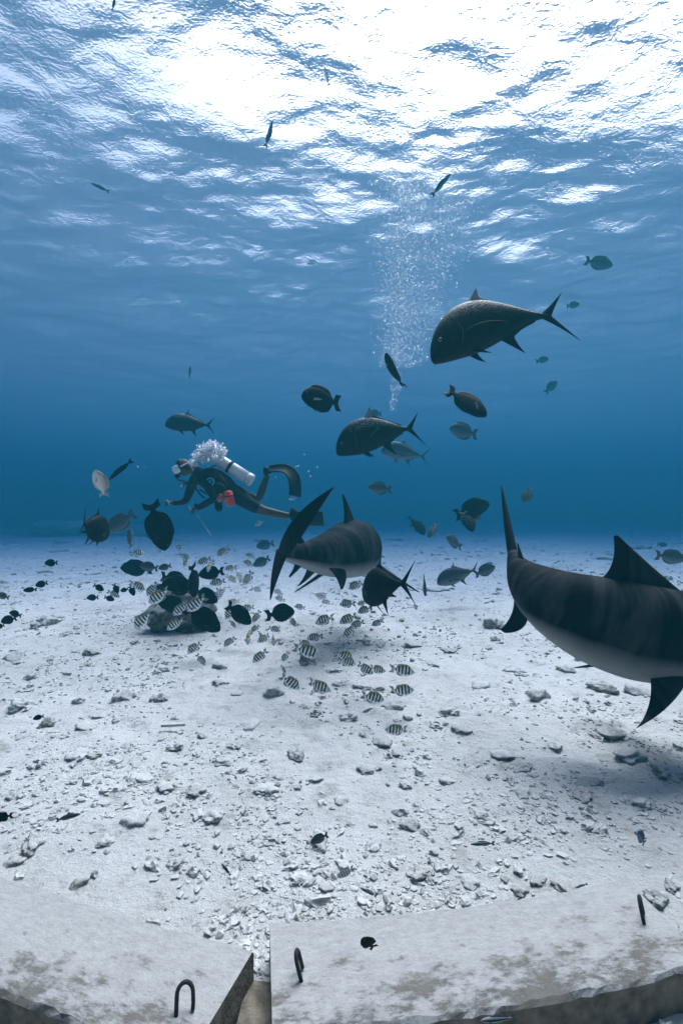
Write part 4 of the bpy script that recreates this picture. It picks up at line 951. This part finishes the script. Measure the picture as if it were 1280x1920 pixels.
mb = MB(); mb.tube([c - Vector((0, .0065, 0)), c - Vector((0, .010, 0))], .037, 24); mb.build('badge_centre', M['suit'], bd, smooth=False)
mb = MB()
for a_, b_ in (((-.012, .018), (.0, .0)), ((.0, .0), (.014, -.02)), ((.0, .0), (-.014, -.018)), ((-.02, .004), (.018, .008))):
    mb.tube([c + Vector((a_[0], -.012, a_[1])), c + Vector((b_[0], -.012, b_[1]))], .0045, 6)
mb.ball(c + Vector((.004, -.012, .024)), .006, 8, 6); mb.build('badge_figure', M['cyan'], bd)
# tank with boot, valve, band
t0, t1 = at(409, 862, D+.02), at(468, 899, D+.02); ax = (t1-t0).normalized()
mb = MB(); ln = (t1-t0).length; mb.tube([t0 + ax*ln*k for k in (0, .015, .05, .11, .5, .93)], [.022, .045, .075, .088, .088, .088], 24); tk = mb.build('tank', M['tank'], bodyo)
mb = MB(); mb.tube([t0 + ax*ln*k for k in (.92, .97, 1.06, 1.09)], [.090, .092, .092, .075], 24); mb.build('tank_boot', M['tank'], tk)
mb = MB(); mb.tube([t0 - ax*.06, t0 + ax*.03], .022, 10); mb.ball(t0 - ax*.05, .045, 12, 8, (1, 1, .8)); mb.build('valve', M['rubber'], tk)
mb = MB(); mb.tube([t0 + ax*ln*k for k in (.34, .42)], .093, 24); mb.build('tank_band', M['rubber'], tk)
mb = MB(); mb.ball(at(461, 905, D-.10), .022, 10, 6); mb.build('clip', M['metal'], tk)
# red bottle-shaped pouch and a smaller red one
r0, r1 = at(427, 922, D-.26), at(433, 948, D-.25); mb = MB()
mb.tube([r0.lerp(r1, k) for k in (-.08, 0, .06, .28, .30, .36, .38, .9, 1.0)], [.03, .052, .058, .062, .066, .066, .062, .062, .045], 16); rd = mb.build('red_pouch', M['red'], bodyo)
mb = MB(); mb.tube([r0.lerp(r1, k) for k in (.29, .37)], .069, 16); mb.build('pouch_band', M['rubber'], rd)
mb = MB(); mb.tube([at(414, 926, D-.24), at(413, 934, D-.25), at(411, 941, D-.24)], [.022, .03, .018], 10); mb.build('small_red_pouch', M['red'], bodyo)
mb = MB(); mb.tube([at(409, 940, D-.2), at(410, 952, D-.2), at(412, 959, D-.2)], [.05, .055, .03], 12); mb.build('gauge_console', M['rubber'], bodyo)
mb = MB(); mb.tube([at(371, 949, D-.26), at(368, 951, D-.26)], .05, 12); mb.build('wrist_computer', M['rubber'], bodyo)
# hands with five curled fingers
def hand(wrist, fwd, up, holds):
    P = local(wrist, fwd, up); mb = MB(); rings = []
    for x, w, h in ((-.03, .026, .022), (.0, .034, .024), (.04, .042, .024), (.08, .042, .020), (.095, .036, .014)):
        rings.append([P(x, w*math.cos(q), h*math.sin(q)) for q in [2*math.pi*k/12 for k in range(12)]])
    mb.loft(rings)
    for y, ln_ in ((-.031, .062), (-.010, .075), (.011, .070), (.031, .056)):
        mb.tube([P(.075, y, .0), P(.075+ln_*.45, y, .004), P(.080+ln_*.70, y*.95, -.022), P(.065+ln_*.62, y*.9, -.046)], [.0105, .0095, .009, .007], 8)
    mb.tube([P(.01, -.034, -.004), P(.045, -.056, -.018), P(.078, -.050, -.036), P(.098, -.036, -.044)], [.013, .012, .010, .008], 8)
    ob = mb.build('hand', M['skin'], bodyo)
    return P
hand(J['wr_n'][0], (-.9, -.1, -.32), (0, -.25, 1), None)
hand(J['wr_f'][0], (-1, -.2, .05), (0, -.25, 1), None)
# swim fins
def swimfin(path, w0, w1, side, ankle):
    mb = MB(); rings = []; n = len(path)
    for i, p in enumerate(path):
        t = (path[min(i+1, n-1)] - path[max(i-1, 0)]).normalized(); pr = t.cross(Vector((0, 1, 0))).normalized(); sd_ = (pr*side[0] + Vector((0, 1, 0))*side[1]); sd_ = (sd_ - t*sd_.dot(t)).normalized(); nn = sd_.cross(t).normalized(); w = w0 + (w1-w0)*min(1, i/(n*.6)); th = .016*(1-.6*i/n)
        rings.append([p + sd_*a*w + nn*b*th*(1.9 if abs(a) > .9 else 1) for a, b in ((-1, -.5), (-.92, -.5), (-.8, -.25), (0, -.25), (.8, -.25), (.92, -.5), (1, -.5), (1, .5), (.92, .5), (.8, .25), (0, .25), (-.8, .25), (-.92, .5), (-1, .5))])
    mb.loft(rings); o = mb.build('swim_fin', M['rubber'], bodyo)
    f = MB(); f.tube([ankle, ankle.lerp(path[0], .6), path[0], path[0].lerp(path[1], .8)], [.055, .062, .06, .045], 12); f.build('foot_pocket', M['rubber'], o)
def curve3(P, n):
    P = np.array([tuple(p) for p in P]); k = np.arange(len(P)); t = np.linspace(0, len(P)-1, n)
    return [Vector(q) for q in np.stack([herm(k, P[:, j], t) for j in range(3)], -1)]
swimfin(curve3([at(500, 881, D+.14), at(518, 878, D+.13), at(535, 879, D+.11), at(548, 890, D+.08), at(553, 908, D+.04), at(553, 930, D)], 18), .055, .100, (.75, .66), at(502, 889, D+.14))
swimfin(curve3([at(549, 968, D-.10), at(565, 970, D-.05), at(585, 972, D+.02), at(606, 972, D+.10)], 12), .060, .105, (.95, .35), at(545, 968, D-.10))
# heel of the lower fin stands proud of the sole
mb = MB(); mb.tube([at(549, 952, D-.1), at(550, 962, D-.1), at(552, 972, D-.1)], [.03, .06, .045], 10); mb.build('fin_heel', M['rubber'], bodyo)
mb = MB(); mb.tube([at(362, 953, D-.26), at(372, 968, D-.24), at(396, 1004, D-.2)], [.006, .005, .004], 8)
tag(mb.build('metal_stick', M['metal']), 'thin metal pointer stick held in the diver\'s near hand', 'stick')
for (x, y, d_, lab) in ((314, 941, D+.08, 'small shiny clip in the diver\'s outstretched far hand'), (355, 952, D-.27, 'small shiny clip in the diver\'s near hand')):
    mb = MB()
    for k in range(3): mb.tube([at(x-2+k*2, y-3+k*2, d_), at(x+1+k*1.5, y-2+k*3, d_-.02)], .010, 6)
    tag(mb.build('shiny_clip', M['metal']), lab, 'clip')

# ------------------------------------------------------------------ bubbles
def bubbles(name, pos, rad, label, sub=1):
    bm = bmesh.new(); bmesh.ops.create_icosphere(bm, subdivisions=sub, radius=1); bm.verts.ensure_lookup_table()
    bv = np.array([v.co for v in bm.verts]); bf = np.array([[v.index for v in f.verts] for f in bm.faces]); bm.free()
    n = len(pos); V = bv[None]*np.array(rad)[:, None, None]*np.stack([np.ones(n)*1.12, np.ones(n)*1.12, np.ones(n)*.85], -1)[:, None] + np.array(pos)[:, None]
    Fc = (bf[None] + (np.arange(n)*len(bv))[:, None, None]).reshape(-1, 3)
    me = bpy.data.meshes.new(name); me.from_pydata(V.reshape(-1, 3).tolist(), [], Fc.tolist()); me.polygons.foreach_set('use_smooth', [True]*len(me.polygons))
    tag(link(name, me, M['bubble']), label, 'bubbles', kind='stuff')
pos, rad = [], []
r = np.random.default_rng(5)
cxs = lambda y: np.interp(y, [330, 420, 520, 600, 680, 760], [800, 800, 778, 765, 748, 737])
wds = lambda y: np.interp(y, [330, 420, 520, 600, 680, 700, 760], [80, 76, 66, 54, 38, 12, 6])
while len(pos) < 10000:
    y = r.uniform(335, 770)
    if y > 690 and r.random() > .12: continue
    cl = vnoise(np.array([y*.02]), np.array([1.0]), 8)[0]
    k = -.45 if r.random() < .68 else .5
    x = cxs(y) + wds(y)*(k + r.normal(0, .36) + cl*.3)
    if abs(x-cxs(y)) > wds(y)*1.35: continue
    d_ = 8.5 + r.normal(0, .35); pos.append(tuple(at(x, y, d_))); rad.append(min(.026, .0030*math.exp(abs(r.normal(0, .65)))))
for (x, y, rr) in ((738, 345, .05), (752, 350, .06), (760, 372, .035), (785, 367, .03), (800, 335, .03), (730, 340, .03), (768, 345, .03)):
    pos.append(tuple(at(x, y, 8.5))); rad.append(rr*.6)
bubbles('bubble_column', pos, rad, 'tall column of fine rising bubbles left of the largest trevally')
pos, rad = [], []
for (x, y, sx, sy, n) in ((400, 836, 9, 7, 260), (415, 847, 8, 9, 260), (383, 845, 9, 9, 280), (372, 857, 9, 9, 260), (392, 857, 14, 9, 280), (362, 867, 6, 7, 130), (408, 859, 7, 6, 100)):
    for _ in range(n):
        q = at(x + r.normal(0, sx*.62), y + r.normal(0, sy*.62), D - .12 + r.normal(0, .09)); pos.append(tuple(q)); rad.append(min(.034, .0075*math.exp(r.normal(0, .6))))
for (x, y) in ((571, 852), (555, 875), (559, 874), (595, 876), (578, 884), (517, 895), (582, 893)): pos.append(tuple(at(x, y, D))); rad.append(.010)
bubbles('bubble_cloud', pos, rad, 'dense white cloud of exhaled bubbles over the diver\'s head')

# ------------------------------------------------------------------ silt stirred up from the sand
def silt(px, py, d, sx, sy, sz, dens, label):
    m, ns, ls, p = newmat('silt'); ns.remove(p); v = ns.new('ShaderNodeVolumePrincipled'); v.inputs['Density'].default_value = dens; v.inputs['Density Attribute'].default_value = ''
    v.inputs['Color'].default_value = (.86, .88, .90, 1); v.inputs['Anisotropy'].default_value = .2; ls.new(v.outputs[0], ns['Material Output'].inputs['Volume'])
    mb = MB(); c = at(px, py, d); mb.ball((0, 0, 0), 1, 28, 18); o = mb.build('silt_haze', m); o.location = c; o.scale = (sx, sy, sz); tag(o, label, 'silt', kind='stuff')
silt(520, 1105, 6.6, 1.25, .8, .30, .16, 'milky silt cloud below the middle shark')
silt(360, 1130, 6.4, .75, .6, .36, .14, 'milky silt around the feeding boulder')

pos, rad = [], []
for _ in range(260):
    d_ = r.uniform(1.6, 9); pos.append(tuple(at(r.uniform(0, 1280), r.uniform(150, 1150), d_))); rad.append(r.uniform(.0006, .0016)*d_**.5)
bubbles('drifting_debris', pos, rad, 'faint pale specks drifting in the water')
